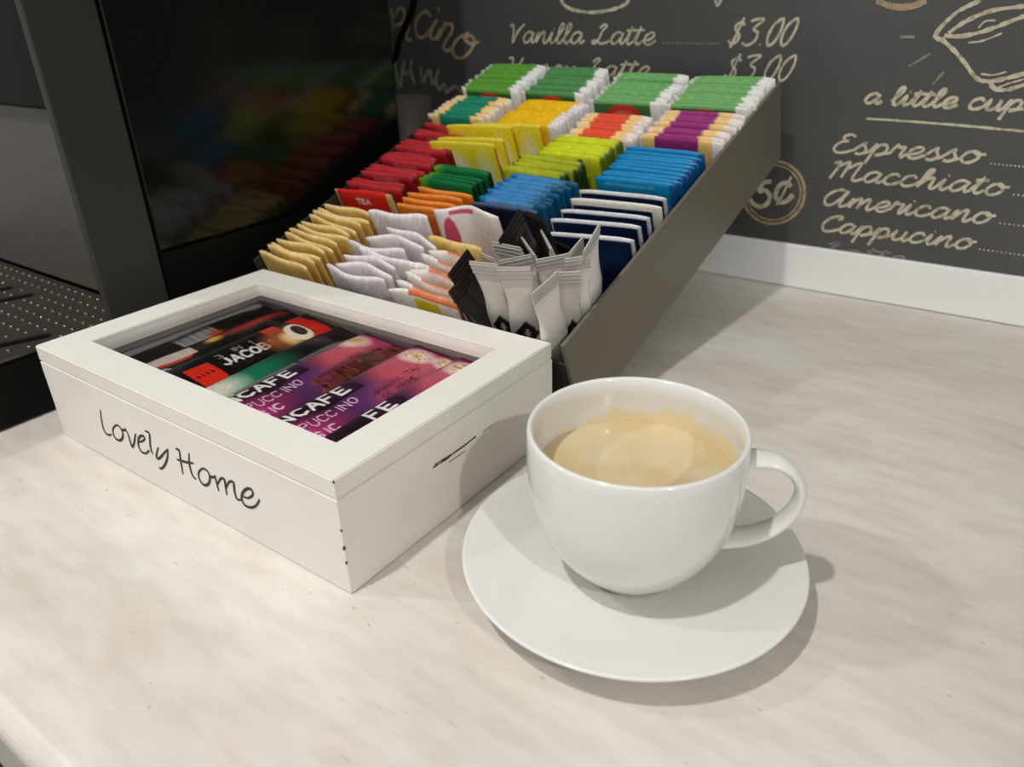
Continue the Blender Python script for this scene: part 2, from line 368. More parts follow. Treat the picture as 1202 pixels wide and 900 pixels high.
# round price badge
pts = [on(x, y, NW, DW) for x, y in ((947,224), (907,263), (917,189), (876,248))]
Am = np.array([[2*p.x, 2*p.z, 1] for p in pts]); bb = np.array([p.x**2+p.z**2 for p in pts])
sx, sz, k_ = np.linalg.lstsq(Am, bb, rcond=None)[0]; R_ = math.sqrt(k_+sx*sx+sz*sz)
for rr, wd in ((R_*.96, .0013), (R_*.84, .0008)):
    bm = bmesh.new(); ribbon(bm, [Vector((sx+rr*math.cos(a), DW, sz+rr*math.sin(a))) for a in [i*2*math.pi/64 for i in range(65)]], (0, -1, 0), wd, .0002, .1)
    obj('badge_ring', bm, M_chalk3, board)
drawing('badge_number', [[(278,214),(228,218)],[(228,220),(208,272),(240,266),(268,296),(255,342),(212,362),(168,342),(155,318)]], (850,170), 5, .0019, M_chalk, .1)
drawing('badge_number', [[(395,245),(365,222),(325,240),(302,290),(320,332),(362,332),(405,292)]], (850,170), 5, .0019, M_chalk, .1)
drawing('badge_number', [[(395,185),(350,280),(308,352)]], (850,170), 5, .0010, M_chalk, .1)

# ------------------------------------------------------------------ coffee machine
mach = thing('coffee_machine', 'large black glossy coffee machine with a perforated drip tray at the left', 'coffee machine', (-.505, .26, 0))
def bxm(name, m, *b, bev=.0, parent=mach):
    bm = bmesh.new(); box(bm, b[0]+.505, b[1]+.505, b[2]-.26, b[3]-.26, b[4], b[5], bev); return obj(name, bm, m, parent)
body = bxm('body', M_blackm, -.90, -.509, .2625, .535, .002, .52, bev=.002)
cheek = bxm('side_panel', M_grey, -.513, -.5055, .231, .2745, .004, .52, bev=.001)
gp = bxm('gloss_panel', M_blackg, -.513, -.5052, .2765, .530, .083, .50, bev=.0015)
tag(gp, 'glossy black side panel mirroring the packets')
bxm('lower_panel', M_blackm, -.513, -.5058, .2765, .532, .004, .0815, bev=.001)
fp = bxm('front_plate', M_steel, -.90, -.518, .2585, .262, .046, .1775, bev=.0008); tag(fp, 'grey brushed metal front plate')
bxm('dispenser_block', M_blackm, -.90, -.516, .2515, .262, .179, .52, bev=.002)
# drip tray
bxm('drip_tray', M_blackm, -.90, -.5055, .10, .2575, .001, .0405, bev=.002)
def slot(cx0, cy0, cx1, cy1, r):
    a = math.atan2(cy1-cy0, cx1-cx0); out = []
    for k in range(9): t = a-math.pi/2+math.pi*k/8; out.append((cx1+r*math.cos(t), cy1+r*math.sin(t)))
    for k in range(9): t = a+math.pi/2+math.pi*k/8; out.append((cx0+r*math.cos(t), cy0+r*math.sin(t)))
    return out
slots = [(-.552,.118,-.524,.193), (-.640,.165,-.6185,.226), (-.672,.170,-.651,.2255), (-.590,.110,-.585,.150), (-.71,.165,-.69,.222)]
L_ = lambda p: (p[0]+.505, p[1]-.26)
outer = [L_(p) for p in [(-.895,.103), (-.5065,.103), (-.5065,.212)] + [(-.5065-.048*(1-math.cos(a)), .212+.045*math.sin(a)) for a in [i*math.pi/2/10 for i in range(1, 11)]] + [(-.895,.257)]]
gr = plate('grill', [outer]+[[L_(q) for q in slot(*s, .0052)] for s in slots], .0016, M_grill, mach, z=.0428); tag(gr, 'perforated grey metal grill')
bxm('tray_well', M_blackm, -.895, -.5075, .104, .255, .0405, .0424)
bm = bmesh.new()
for i in range(37):
    for j in range(15):
        x = -.89+i*.0106+(j % 2)*.0053; y = .108+j*.0102
        if x > -.511 or (x+.5545 > 0 and y > .212 and ((x+.5545)/.044)**2+((y-.212)/.042)**2 > .9): continue
        bad = False
        for s in slots:
            a = np.array(s[:2]); b = np.array(s[2:]); p = np.array((x, y)); t = np.clip(((p-a)@(b-a))/((b-a)@(b-a)), 0, 1)
            if np.linalg.norm(p-a-t*(b-a)) < .0080: bad = True
        if bad: continue
        bmesh.ops.create_icosphere(bm, subdivisions=1, radius=.0018, matrix=Matrix.Translation((x+.505, y-.26, .0444))@Matrix.Diagonal((1, 1, .55, 1)))
tag(obj('raised_dot', bm, M_bump, mach, True), 'small raised metal dots on the grill', kind='stuff')

# tumbler and cable behind the machine
bm = bmesh.new(); lathe(bm, [(0,0), (.024,0), (.030,.146), (.0285,.146), (.0225,.003), (0,.003)], 48)
tm = obj('tumbler', bm, M_cupgrey, smooth=True); tm.location = (-.583, .622, .0005)
tag(tm, 'dull grey tumbler in the gap behind the coffee machine', 'tumbler')
bm = bmesh.new(); tube(bm, crom([on(x, y, NW, .615) for x, y in ((492,-60), (486,0), (478,25), (468,48), (459,72))]+[Vector((-.628,.590,.165)), Vector((-.632,.5365,.150))], 6), .0035, 8)
tag(obj('power_cable', bm, M_blackm, smooth=True), 'black cable hanging between coffee machine and wall', 'cable')

# ------------------------------------------------------------------ saucer, cup, coffee
CX, CY = -.1152, .2446
bm = bmesh.new()
lathe(bm, [(0,.0045), (.024,.0045), (.030,.0056), (.045,.0085), (.060,.0128), (.0735,.0168), (.0748,.0170), (.0752,.0163), (.0742,.0150), (.060,.0095), (.046,.0045), (.044,.0015), (.043,.0004), (.040,.0004), (.039,.002), (0,.002)], 128)
s_ = obj('saucer', bm, M_porc, smooth=True); s_.location = (CX, CY, .0003); tag(s_, 'round white porcelain saucer on the counter under the coffee cup', 'saucer')
RIM, Z0 = .0450, .0060
outp = [(0,.0022), (.015,.0022), (.0165,0), (.0200,0), (.0206,.0015), (.0210,.0036), (.0258,.0062), (.0322,.0130), (.0385,.0230), (.0425,.0335), (.0446,.0445), (.0454,.0560), (.0453,.0655)]
inp = [(.0425,.0660), (.0430,.0560), (.0422,.0445), (.0400,.0335), (.0362,.0240), (.0300,.0140), (.020,.0080), (0,.0065)]
def dense(P, k=4): return [(p.x, p.y) for p in crom([(a, b, 0) for a, b in P], k)]
rimp = [(.04515,.0718), (.0446,.0728), (.0436,.0727), (.0427,.0718)]
prof = [(0,.0022), (.015,.0022), (.0175,0), (.0200,0)] + dense(outp[4:]) + rimp + dense(inp, 5)
bm = bmesh.new(); lathe(bm, prof, 128)
me = bpy.data.meshes.new('coffee_cup'); bm.to_mesh(me); bm.free()
COFZ = .0492
ca = me.color_attributes.new('Col', 'FLOAT_COLOR', 'POINT'); arr = np.ones((len(me.vertices), 4))
wc = np.array(lin((224, 222, 217))); st = np.array(lin((226, 206, 158)))
for i, v in enumerate(me.vertices):
    r = math.hypot(v.co.x, v.co.y); a = math.atan2(v.co.y, v.co.x); inner = r < .0434 and v.co.z > COFZ-.01 and v.co.z < .0725
    top = COFZ+.0025+.0085*max(0, math.cos(a-1.45))+.0016*math.sin(9*a)+.001*math.sin(23*a)
    f = max(0, min(1, (top-v.co.z)/.0045)) if inner else 0
    arr[i, :3] = wc*(1-.85*f)+st*.85*f
ca.data.foreach_set('color', arr.ravel())
cup = link('coffee_cup', me, None, M_porcv, True); cup.location = (CX, CY, Z0)
tag(cup, 'white porcelain cup filled with milky coffee, standing on the saucer', 'cup')
ha = math.radians(23)
hp = crom([(.0425,0,.0608), (.0490,0,.0622), (.0570,0,.0612), (.0635,0,.0565), (.0668,0,.0485), (.0650,0,.0385), (.0585,0,.0295), (.0490,0,.0235), (.0370,0,.0205)], 6)
bm = bmesh.new(); tube(bm, hp, lambda t: (.0074-.0020*math.sin(math.pi*min(1, t)), .0025), 16)
hd = obj('handle', bm, M_porc, cup, True); hd.rotation_euler = (0, 0, ha)
bm = bmesh.new()
n = 96; cr = [[bm.verts.new((0, 0, 0))]]
RS = [.004*k for k in range(1, 10)]+[.0395, .0415, .0427]
for r in RS:
    cr.append([bm.verts.new((r*math.cos(2*math.pi*i/n), r*math.sin(2*math.pi*i/n), .0008*max(0, (r-.036)/.0064)**2 + .00025*noise.noise(Vector((r*140*math.cos(2*math.pi*i/n), r*140*math.sin(2*math.pi*i/n), 0))))) for i in range(n)])
for i in range(n): bm.faces.new((cr[0][0], cr[1][i], cr[1][(i+1) % n]))
for a, b in zip(cr[1:], cr[2:]):
    for i in range(n): bm.faces.new((a[i], b[i], b[(i+1) % n], a[(i+1) % n]))
me = bpy.data.meshes.new('coffee'); bm.to_mesh(me); bm.free()
M_cof = mat('milky_coffee', (205, 184, 146), .22, coat=.2)
nt = M_cof.node_tree; L = nt.links.new; tc = nt.nodes.new('ShaderNodeTexCoord')
n1 = nt.nodes.new('ShaderNodeTexNoise'); n1.inputs['Scale'].default_value = 45; n1.inputs['Detail'].default_value = 3; n1.inputs['Distortion'].default_value = .5
r1 = nt.nodes.new('ShaderNodeValToRGB'); e = r1.color_ramp.elements
e[0].position, e[0].color = .32, (*lin((200, 176, 128)), 1); e[1].position, e[1].color = .7, (*lin((208, 190, 154)), 1)
q = e.new(.5); q.color = (*lin((204, 185, 147)), 1)
L(tc.outputs['Object'], n1.inputs[0]); L(n1.outputs[0], r1.inputs[0])
n2 = nt.nodes.new('ShaderNodeTexVoronoi'); n2.inputs['Scale'].default_value = 190; r2 = nt.nodes.new('ShaderNodeValToRGB')
r2.color_ramp.elements[0].position = .06; r2.color_ramp.elements[0].color = (.45, .4, .3, 1); r2.color_ramp.elements[1].position = .1; r2.color_ramp.elements[1].color = (1, 1, 1, 1)
n3 = nt.nodes.new('ShaderNodeTexNoise'); n3.inputs['Scale'].default_value = 90; r3 = nt.nodes.new('ShaderNodeMath'); r3.operation = 'GREATER_THAN'; r3.inputs[1].default_value = .68
L(tc.outputs['Object'], n2.inputs[0]); L(n2.outputs[0], r2.inputs[0]); L(tc.outputs['Object'], n3.inputs[0]); L(n3.outputs[0], r3.inputs[0])
mx = nt.nodes.new('ShaderNodeMix'); mx.data_type = 'RGBA'; mx.blend_type = 'MULTIPLY'; L(r3.outputs[0], mx.inputs[0]); L(r1.outputs[0], mx.inputs[6]); L(r2.outputs[0], mx.inputs[7])
L(mx.outputs[2], nt.nodes['Principled BSDF'].inputs['Base Color'])
cf = link('coffee', me, None, M_cof, True); cf.location = (CX, CY, Z0+COFZ)
tag(cf, 'milky coffee with pale foam inside the white cup', 'drink')

# ------------------------------------------------------------------ white tea box with a glass lid
BX, BY, BYAW, BL, BW, BH = -.2121, .1650, -.0053, .2561, .1655, .0609
tb = thing('sachet_box', 'white wooden box with a glass lid and black handwritten lettering', 'box', (BX, BY, 0), BYAW)
LZ = .0515   # under the lid
t_ = .008
fw = .0225
bm = bmesh.new()   # lid: four mitred rails
def rail(pts, z0, z1):
    lo = [bm.verts.new((*p, z0)) for p in pts]; hi = [bm.verts.new((*p, z1)) for p in pts]
    fs = [bm.faces.new(lo[::-1]), bm.faces.new(hi)]+[bm.faces.new((lo[i], lo[(i+1) % 4], hi[(i+1) % 4], hi[i])) for i in range(4)]
    es = [e for e in {e for f in fs for e in f.edges} if abs((e.verts[0].co-e.verts[1].co).z) < 1e-6 and e.verts[0].co.z > z1-1e-4 and abs((e.verts[0].co-e.verts[1].co).x*(e.verts[0].co-e.verts[1].co).y) < 1e-9]
    bmesh.ops.bevel(bm, geom=es, offset=.0006, segments=2, affect='EDGES')
bt = bmesh.new()
i0, i1, j0, j1 = -BL+fw, -fw, fw, BW-fw
lid_bm = bm
bm = bt
rail([(-BL, 0), (0, 0), (-t_, t_), (-BL+t_, t_)], .0005, LZ-.0005); rail([(0, 0), (0, BW), (-t_, BW-t_), (-t_, t_)], .0005, LZ-.0005)
rail([(0, BW), (-BL, BW), (-BL+t_, BW-t_), (-t_, BW-t_)], .0005, LZ-.0005); rail([(-BL, BW), (-BL, 0), (-BL+t_, t_), (-BL+t_, BW-t_)], .0005, LZ-.0005)
box(bm, -BL+t_, -t_, t_, BW-t_, .0005, .005)
obj('box_body', bm, M_white, tb)
bm = lid_bm
g = .0003
rail([(-BL-g, g), (-g, g), (i1, j0), (i0, j0)], LZ, BH); rail([(-g, g), (-g, BW-g), (i1, j1), (i1, j0)], LZ, BH)
rail([(-g, BW-g), (-BL-g, BW-g), (i0, j1), (i1, j1)], LZ, BH); rail([(-BL-g, BW-g), (-BL-g, g), (i0, j0), (i0, j1)], LZ, BH)
lid = obj('lid', bm, M_white, tb)
bm = bmesh.new(); box(bm, i0-.003, i1+.003, j0-.003, j1+.003, .0542, .0560)
gp_ = obj('glass_pane', bm, M_glass, lid); tag(gp_, 'clear glass pane')
# lettering on the front face
fn = (-math.sin(BYAW)*-1*-1, 1, 0)
nb = Vector((math.sin(-BYAW)*1.0, math.cos(BYAW), 0)); db = BX*nb.x+BY*nb.y
Minv = (Matrix.Translation((BX, BY, 0))@Matrix.Rotation(BYAW, 4, 'Z')).inverted()
LH = [[(98,60),(103,110),(115,170),(130,205),(150,220),(170,217)],
 [(205,155),(185,170),(178,195),(190,235),(215,255),(235,248),(243,222),(235,188),(218,165),(205,155)], [(233,185),(250,190),(262,182)],
 [(255,178),(275,215),(290,265),(303,297),(315,270),(320,235),(326,213)],
 [(340,265),(365,262),(382,245),(375,228),(355,228),(342,250),(343,290),(360,325),(390,338),(412,318)],
 [(383,195),(410,208),(415,245),(418,290),(426,325),(437,345)],
 [(470,300),(460,335),(457,360),(467,373),(487,360),(508,335),(532,312)], [(530,312),(527,370),(510,415),(488,436),(473,426)],
 [(580,308),(608,320)], [(605,318),(612,380),(628,472)], [(666,338),(668,400),(680,455),(695,490),(713,503)], [(588,378),(650,395),(695,402)],
 [(755,435),(735,450),(727,480),(740,517),(765,542),(790,535),(801,505),(795,470),(775,442),(755,435)], [(798,485),(818,492),(835,488)],
 [(833,478),(843,525),(857,580)], [(850,535),(870,502),(893,505),(900,550),(910,606)], [(903,560),(925,522),(952,525),(958,580),(975,632),(1000,636)],
 [(1010,612),(1045,625),(1075,605),(1068,572),(1040,565),(1012,590),(1005,630),(1025,670),(1065,685),(1098,672),(1120,634)]]
bm = bmesh.new()
for s in LH:
    P = crom([(100+x/5.464, 470+y/5.464, 0) for x, y in s], 5)
    ribbon(bm, [Minv@on(p.x, p.y, nb, db-.00005) for p in P], (0, -1, 0), lambda t: .00056+.00028*math.sin(math.pi*t), .00008, .05)
tag(obj('lettering', bm, M_ink, tb), 'black handwritten words on the front')
# worn spots: scratch on the right side, chips on the corner
nr = Vector((math.cos(BYAW), math.sin(BYAW), 0)); dr = BX*nr.x+BY*nr.y
bm = bmesh.new()
for s, wd in (([(18,290),(60,262),(100,232),(132,207)], .0005), ([(22,282),(65,255),(90,238)], .00028), ([(150,196),(180,172)], .0002), ([(165,190),(195,165)], .00015), ([(60,275),(105,245)], .0002)):
    P = crom([(500+x/2.25, 420+y/2.25, 0) for x, y in s], 5)
    ribbon(bm, [Minv@on(p.x, p.y, nr, dr) for p in P], (1, 0, 0), wd, .00006, .5)
obj('scratch', bm, M_chip, tb)
for z, r in ((.0355, .0005), (.026, .0007), (.018, .0006), (.0603, .0005)):
    bm = bmesh.new()
    bmesh.ops.create_icosphere(bm, subdivisions=2, radius=r, matrix=Matrix.Translation((-.0002, .0002, z))@Matrix.Diagonal((1, 1, 1.8, 1)))
    obj('paint_chip', bm, M_chip, tb)

# ------------------------------------------------------------------ painted grids (prints on film and paper)
class Canvas:
    """colour per vertex of a grid: u 0..1 along the width, v 0..1 along the height, W x H metres"""
    def __init__(s, nx, ny, W, H, base):
        s.nx, s.ny, s.W, s.H = nx, ny, W, H
        s.U, s.V = np.meshgrid(np.linspace(0, 1, nx), np.linspace(0, 1, ny))
        s.X, s.Y = s.U*W, s.V*H
        s.C = np.ones((ny, nx, 3))*np.array(base, float)
    def put(s, mask, c): s.C = s.C*(1-mask[..., None])+np.array(c, float)*mask[..., None]
    def rect(s, u0, u1, v0, v1, c): s.put(((s.U >= u0)&(s.U <= u1)&(s.V >= v0)&(s.V <= v1)).astype(float), c)
    def soft(s, cu, cv, ru, rv, c, p=1.0, a=1.0): s.put(a*np.clip(1.5-1.5*np.sqrt(((s.U-cu)/ru)**2+((s.V-cv)/rv)**2), 0, 1)**p, c)
    def ell(s, cu, cv, ru, rv, c): s.put(np.clip((1-((s.U-cu)/ru)**2-((s.V-cv)/rv)**2)*6, 0, 1), c)
    def stroke(s, pts, w, c, a=1.0):     # pts in metres
        D = np.full(s.U.shape, 9.)
        for (x0, y0), (x1, y1) in zip(pts, pts[1:]):
            dx, dy = x1-x0, y1-y0; t = np.clip(((s.X-x0)*dx+(s.Y-y0)*dy)/(dx*dx+dy*dy+1e-12), 0, 1)
            D = np.minimum(D, np.hypot(s.X-x0-t*dx, s.Y-y0-t*dy))
        s.put(a*np.clip((w-D)/(.35*w)+.5, 0, 1), c)
    def noise(s, amp, seed=0, k=1):
        r = np.random.RandomState(seed); s.C = np.clip(s.C*(1+amp*r.randn(s.ny, s.nx, 1)), 0, 255)

# block capitals for the prints (unit square)
B = {
 'A': [[(0,0),(.5,1),(1,0)],[(.2,.35),(.8,.35)]], 'B': [[(0,0),(0,1),(.7,1),(.8,.75),(.6,.52),(0,.52)],[(.6,.52),(.95,.3),(.7,0),(0,0)]],
 'C': [[(1,.85),(.6,1),(.2,.9),(0,.5),(.2,.1),(.6,0),(1,.15)]], 'D': [[(0,0),(0,1),(.6,.95),(1,.5),(.6,.05),(0,0)]],
 'E': [[(.9,1),(0,1),(0,0),(.9,0)],[(0,.5),(.7,.5)]], 'F': [[(.9,1),(0,1),(0,0)],[(0,.5),(.7,.5)]], 'G': [[(1,.85),(.6,1),(.2,.9),(0,.5),(.2,.1),(.6,0),(1,.2),(1,.5),(.6,.5)]],
 'I': [[(.5,0),(.5,1)]], 'J': [[(.9,1),(.9,.25),(.5,0),(.1,.2)]], 'L': [[(0,1),(0,0),(.85,0)]], 'M': [[(0,0),(0,1),(.5,.4),(1,1),(1,0)]], 'N': [[(0,0),(0,1),(1,0),(1,1)]],
 'O': [[(.5,1),(.1,.8),(0,.5),(.1,.2),(.5,0),(.9,.2),(1,.5),(.9,.8),(.5,1)]], 'P': [[(0,0),(0,1),(.8,.95),(.9,.7),(.7,.48),(0,.45)]],
 'R': [[(0,0),(0,1),(.8,.95),(.9,.7),(.7,.48),(0,.45)],[(.5,.45),(1,0)]], 'S': [[(.95,.85),(.5,1),(.1,.8),(.3,.55),(.8,.42),(.9,.15),(.5,0),(.05,.15)]],
 'T': [[(0,1),(1,1)],[(.5,1),(.5,0)]], 'U': [[(0,1),(0,.3),(.3,0),(.7,0),(1,.3),(1,1)]], ' ': [], '1': [[(.3,.8),(.6,1),(.6,0)]], '3': [[(.1,.95),(.7,1),(.9,.75),(.5,.52),(.95,.3),(.6,0),(.05,.1)]],
}
def block(cv, s, x, y, w, h, gap, lw, c, rot=None):
    """write block letters; rot: map (along, up) to canvas metres"""
    for ch in s:
        for st in B[ch]:
            P = [(x+px*w, y+py*h) for px, py in st]
            if rot: P = [rot(*p) for p in P]
            cv.stroke(P, lw, c)
        x += w*(.6 if ch == 'I' else 1)+gap
    return x

def grid_mesh(name, cv, depth, wave=None, back=None, mtl=None, inset=0.0):
    """closed thin pillow from a Canvas: front faces -Y, X = width (centred), Z = height from 0"""
    nx, ny, W, H = cv.nx, cv.ny, cv.W, cv.H
    U, V = cv.U, cv.V
    D = depth(U, V); Wv = wave(U, V) if wave is not None else np.zeros_like(U)
    X = (U-.5)*W; Z = V*H
    if callable(inset): dX, dZ = inset(U, V); X = X+dX; Z = Z+dZ
    F = np.stack([X, Wv-D, Z], -1).reshape(-1, 3); Bk = np.stack([X, Wv+D, Z], -1).reshape(-1, 3)
    n = nx*ny; faces = []
    for j in range(ny-1):
        for i in range(nx-1):
            a = j*nx+i; faces.append((a, a+1, a+nx+1, a+nx)); faces.append((n+a, n+a+nx, n+a+nx+1, n+a+1))
    for i in range(nx-1):
        a = i; faces.append((a, n+a, n+a+1, a+1)); a = (ny-1)*nx+i; faces.append((a, a+1, n+a+1, n+a))
    for j in range(ny-1):
        a = j*nx; faces.append((a, a+nx, n+a+nx, n+a)); a = j*nx+nx-1; faces.append((a, n+a, n+a+nx, a+nx))
    me = bpy.data.meshes.new(name); me.from_pydata(np.vstack([F, Bk]).tolist(), [], faces)
    ca = me.color_attributes.new('Col', 'FLOAT_COLOR', 'POINT')
    c1 = cv.C.reshape(-1, 3)/255; c2 = (back.C if back is not None else cv.C).reshape(-1, 3)/255
    c = np.vstack([c1, c2]); c = np.where(c <= .04045, c/12.92, ((np.clip(c, 0, 1)+.055)/1.055)**2.4)
    ca.data.foreach_set('color', np.hstack([c, np.ones((len(c), 1))]).ravel())
    me.materials.append(mtl or M_paper); me.shade_smooth()
    return me

# ------------------------------------------------------------------ sachets lying in the box (local frame of the box; length runs front to back)
def lay(name, me, u, v, z, tilt, yaw, label, group=None):
    """mesh with X = across, Z = length: lay it down, top towards the back wall"""
    o = link(name, me)
    M = Matrix.Translation((BX, BY, 0))@Matrix.Rotation(BYAW, 4, 'Z')@Matrix.Translation((u, v, z))@Matrix.Rotation(yaw, 4, 'Z')@Matrix.Rotation(tilt, 4, 'Y')@Matrix.Rotation(-math.pi/2, 4, 'X')
    # after the -90 turn: Z(length) -> +Y, -Y (print) -> +Z ... checked below by sign
    o.matrix_world = M
    return tag(o, label, 'sachet', group)
def pillow(T, crimp=.05, rip=.0):
    def f(U, V):
        e = np.clip(1-np.abs(2*U-1)**2.6, 0, 1)**.6; l = np.clip(np.minimum(V, 1-V)/.16, 0, 1)**.7
        l = np.where((V < crimp)|(V > 1-crimp), 0, l)
        return .00025+T*e*l*(1+.08*np.sin(U*9+V*21)*rip)
    return f
def wav(a, b=0): return lambda U, V: a*np.sin(V*7+b)*np.cos(U*2+b)
RT = lambda W: (lambda a, u: (W-u, a))   # letters run along the length, tops towards -X side ... (along, up) -> (x, y)
LEN = .143
PK = (214, 44, 124); PUR = (84, 40, 92); DK = (34, 16, 30)
def pink_sachet(seed, variant):
    W = .044; cv = Canvas(66, 230, W, LEN, PUR)
    cv.soft(.35, .35, .9, .5, (40, 20, 40), 1, .9); cv.soft(.6, .55, .6, .25, (98, 50, 106), 1, .9)
    cv.soft(.6, .95, .9, .30, (180, 58, 110), .7, 1); cv.soft(.45, .80, .5, .16, (188, 92, 96), .8, .8); cv.soft(.3, .72, .5, .16, (196, 84, 96), 1, .9); cv.soft(.8, .60, .45, .13, (170, 70, 90), 1, .8)
    if variant == 0:      # beans along the right edge, saucer top left
        r = np.random.RandomState(seed)
        cv.soft(.78, .74, .34, .30, (70, 30, 26), .8, .95)
        for k in range(70):
            v = r.uniform(.50, .97); u = r.uniform(.62, .97)-.1*(1-v); c = [(98, 48, 34), (60, 26, 22), (134, 70, 48)][r.randint(3)]
            cv.ell(u, v, .055, .012, c); cv.stroke([(u*W-.001, v*LEN), (u*W+.001, v*LEN+.0003)], .0003, (30, 12, 10))
        cv.soft(.15, .88, .30, .085, (246, 232, 206), .5, 1); cv.soft(.15, .89, .2, .05, (206, 160, 100), 1, .9)
    else:                  # two foamy cups
        for (u, v, ru, rv) in ((.30, .885, .30, .085), (.76, .925, .26, .075)):
            cv.soft(u, v, ru, rv, (246, 236, 220), .45, 1)
            r = np.random.RandomState(seed)
            for k in range(60):
                a, q = r.uniform(0, 6.28), math.sqrt(r.uniform(0, 1)); cv.ell(u+ru*.6*q*math.cos(a), v+rv*.55*q*math.sin(a), .03, .006, [(214, 160, 96), (240, 214, 168), (196, 134, 78)][r.randint(3)])
    cv.rect(0, .34, 0, .56, DK); cv.soft(.18, .5, .2, .1, PUR, 1, .3)
    cv.soft(.62, .12, .42, .30, (176, 50, 108), .6, .95); cv.soft(.62, .12, .2, .14, (206, 100, 148), .8, .8)
    rot = lambda a, u: (W*.34-u-.0, a)
    rot = lambda a, u: (.0150-u, a)
    block(cv, 'DONCAFE' if seed < 3 else '     FE', .006, .0035, .0070, .0085, .0030, .00095, (240, 236, 232), rot)
    rot2 = lambda a, u: (.0245-u, a)
    block(cv, 'CAPPUCCINO', .012, .001, .0045, .0062, .0014, .00035, (238, 190, 214), rot2)
    rot3 = lambda a, u: (.0345-u, a)
    block(cv, 'CLASSIC', .008, .001, .0042, .0058, .0014, .0006, (240, 196, 216), rot3)
    rot4 = lambda a, u: (.026-u, a)
    block(cv, 'AMANTUL TAU', .078, .000, .0026, .0036, .0008, .0003, (88, 22, 44), rot4)
    rot5 = lambda a, u: (.032-u, a)
    block(cv, 'DE AROME', .080, .000, .0026, .0034, .0008, .0003, (88, 22, 44), rot5)
    cv.noise(.04, seed)
    return grid_mesh('coffee_sachet', cv, pillow(.0042, .02, 1), wav(.0008, seed), mtl=M_film)
for k, (u, yw, z, tl, var, lab) in enumerate(((-.112, .035, .0380, .14, 0, 'pink and purple coffee sachet with bean print, left of the cup-print sachets'),
                                   (-.068, .015, .0400, .14, 1, 'purple coffee sachet with two foamy cups, middle of the pink ones'),
                                   (-.033, .010, .0405, .14, 1, 'purple coffee sachet mostly hidden under the lid frame at the right'))):
    lay('coffee_sachet', pink_sachet(k+1, var), u, .0095, z, tl, yw, lab, 'pink coffee sachets in the white box')

def dark_sachet(name, W, fn, base=(14, 13, 13), T=.004, nx=54, ny=210, seed=3):
    cv = Canvas(nx, ny, W, LEN, base); fn(cv, W); cv.noise(.05, seed)
    return grid_mesh(name, cv, pillow(T, .02, 1), wav(.0008, seed), mtl=M_film)
def p_green(cv, W):
    cv.soft(.35, .42, .5, .26, (24, 110, 78), .6, 1); cv.soft(.3, .24, .5, .18, (216, 214, 196), .6, 1); cv.rect(0, .06, 0, .35, (20, 18, 18))
    cv.rect(.55, .95, .28, .60, (118, 116, 110)); cv.rect(.55, .95, .62, .92, (104, 102, 98)); cv.soft(.75, .6, .3, .4, (70, 70, 68), 1, .4)
    r = np.random.RandomState(2)
    for k in range(40): v = .29+.60*k/40; cv.rect(.60, .90, v, v+.004, (84, 82, 80))
def p_coffee(cv, W):
    rot = lambda a, u: (W*.62-u, a)
    block(cv, 'JACOBS', .058, 0, .0055, .0075, .0018, .00085, (226, 222, 214), rot)
    rot = lambda a, u: (W*.38-u, a); block(cv, '3 IN 1', .060, 0, .004, .005, .0012, .0004, (150, 146, 140), rot)
    for (u, v, ru, rv, c) in ((.2, .74, .16, .04, (206, 42, 30)), (.5, .93, .2, .045, (206, 42, 30)), (.85, .90, .14, .06, (190, 40, 30)), (.2, .90, .18, .05, (200, 40, 30))): cv.rect(u-ru, u+ru, v-rv, v+rv, c)
    cv.soft(.55, .72, .42, .12, (150, 84, 44), .7, 1); cv.soft(.62, .76, .25, .06, (240, 208, 150), .7, 1)
    cv.ell(.55, .82, .30, .06, (232, 218, 190)); cv.ell(.52, .83, .18, .033, (30, 16, 12)); cv.rect(.33, .92, .25, .37, (214, 44, 28))
    for k in range(4): cv.ell(.60, .275+.022*k, .05, .005, (40, 10, 8))
def p_strip(cv, W):
    cv.rect(.15, .40, .22, .44, (196, 176, 166)); cv.rect(.40, .48, .20, .40, (180, 50, 44)); cv.ell(.70, .25, .2, .035, (150, 150, 146)); cv.ell(.70, .25, .13, .022, (16, 15, 15))
    rot = lambda a, u: (W*.8-u, a); block(cv, '13', .046, 0, .003, .004, .001, .0004, (170, 170, 166), rot)
    cv.soft(.2, .80, .2, .30, (170, 40, 30), .8, .9); cv.soft(.22, .55, .15, .06, (212, 160, 60), .8, 1)
def p_label(cv, W):
    cv.rect(.2, .70, .44, .64, (150, 146, 140)); r = np.random.RandomState(5)
    for k in range(22): cv.rect(.24, .64, .45+.0085*k, .453+.0085*k, (96, 92, 88))
    cv.soft(.6, .62, .2, .05, (170, 60, 40), 1, .9)
lay('coffee_sachet', dark_sachet('coffee_sachet', .036, p_green, seed=6), -.1435, .0095, .0365, .16, .02, 'black coffee sachet with a green and white end and grey foil strips')
lay('coffee_sachet', dark_sachet('coffee_sachet', .040, p_coffee, seed=7), -.176, .0095, .0385, .16, .02, 'black coffee sachet with white wordmark, red tag and coffee cup print')
lay('coffee_sachet', dark_sachet('coffee_sachet', .036, p_strip, seed=8), -.204, .0095, .0370, .16, .01, 'black coffee sachet with a narrow pink-grey strip and round emblem')
lay('coffee_sachet', dark_sachet('coffee_sachet', .034, p_label, seed=9), -.2290, .0095, .0365, .06, .0, 'black coffee sachet with grey barcode label at the left of the box')

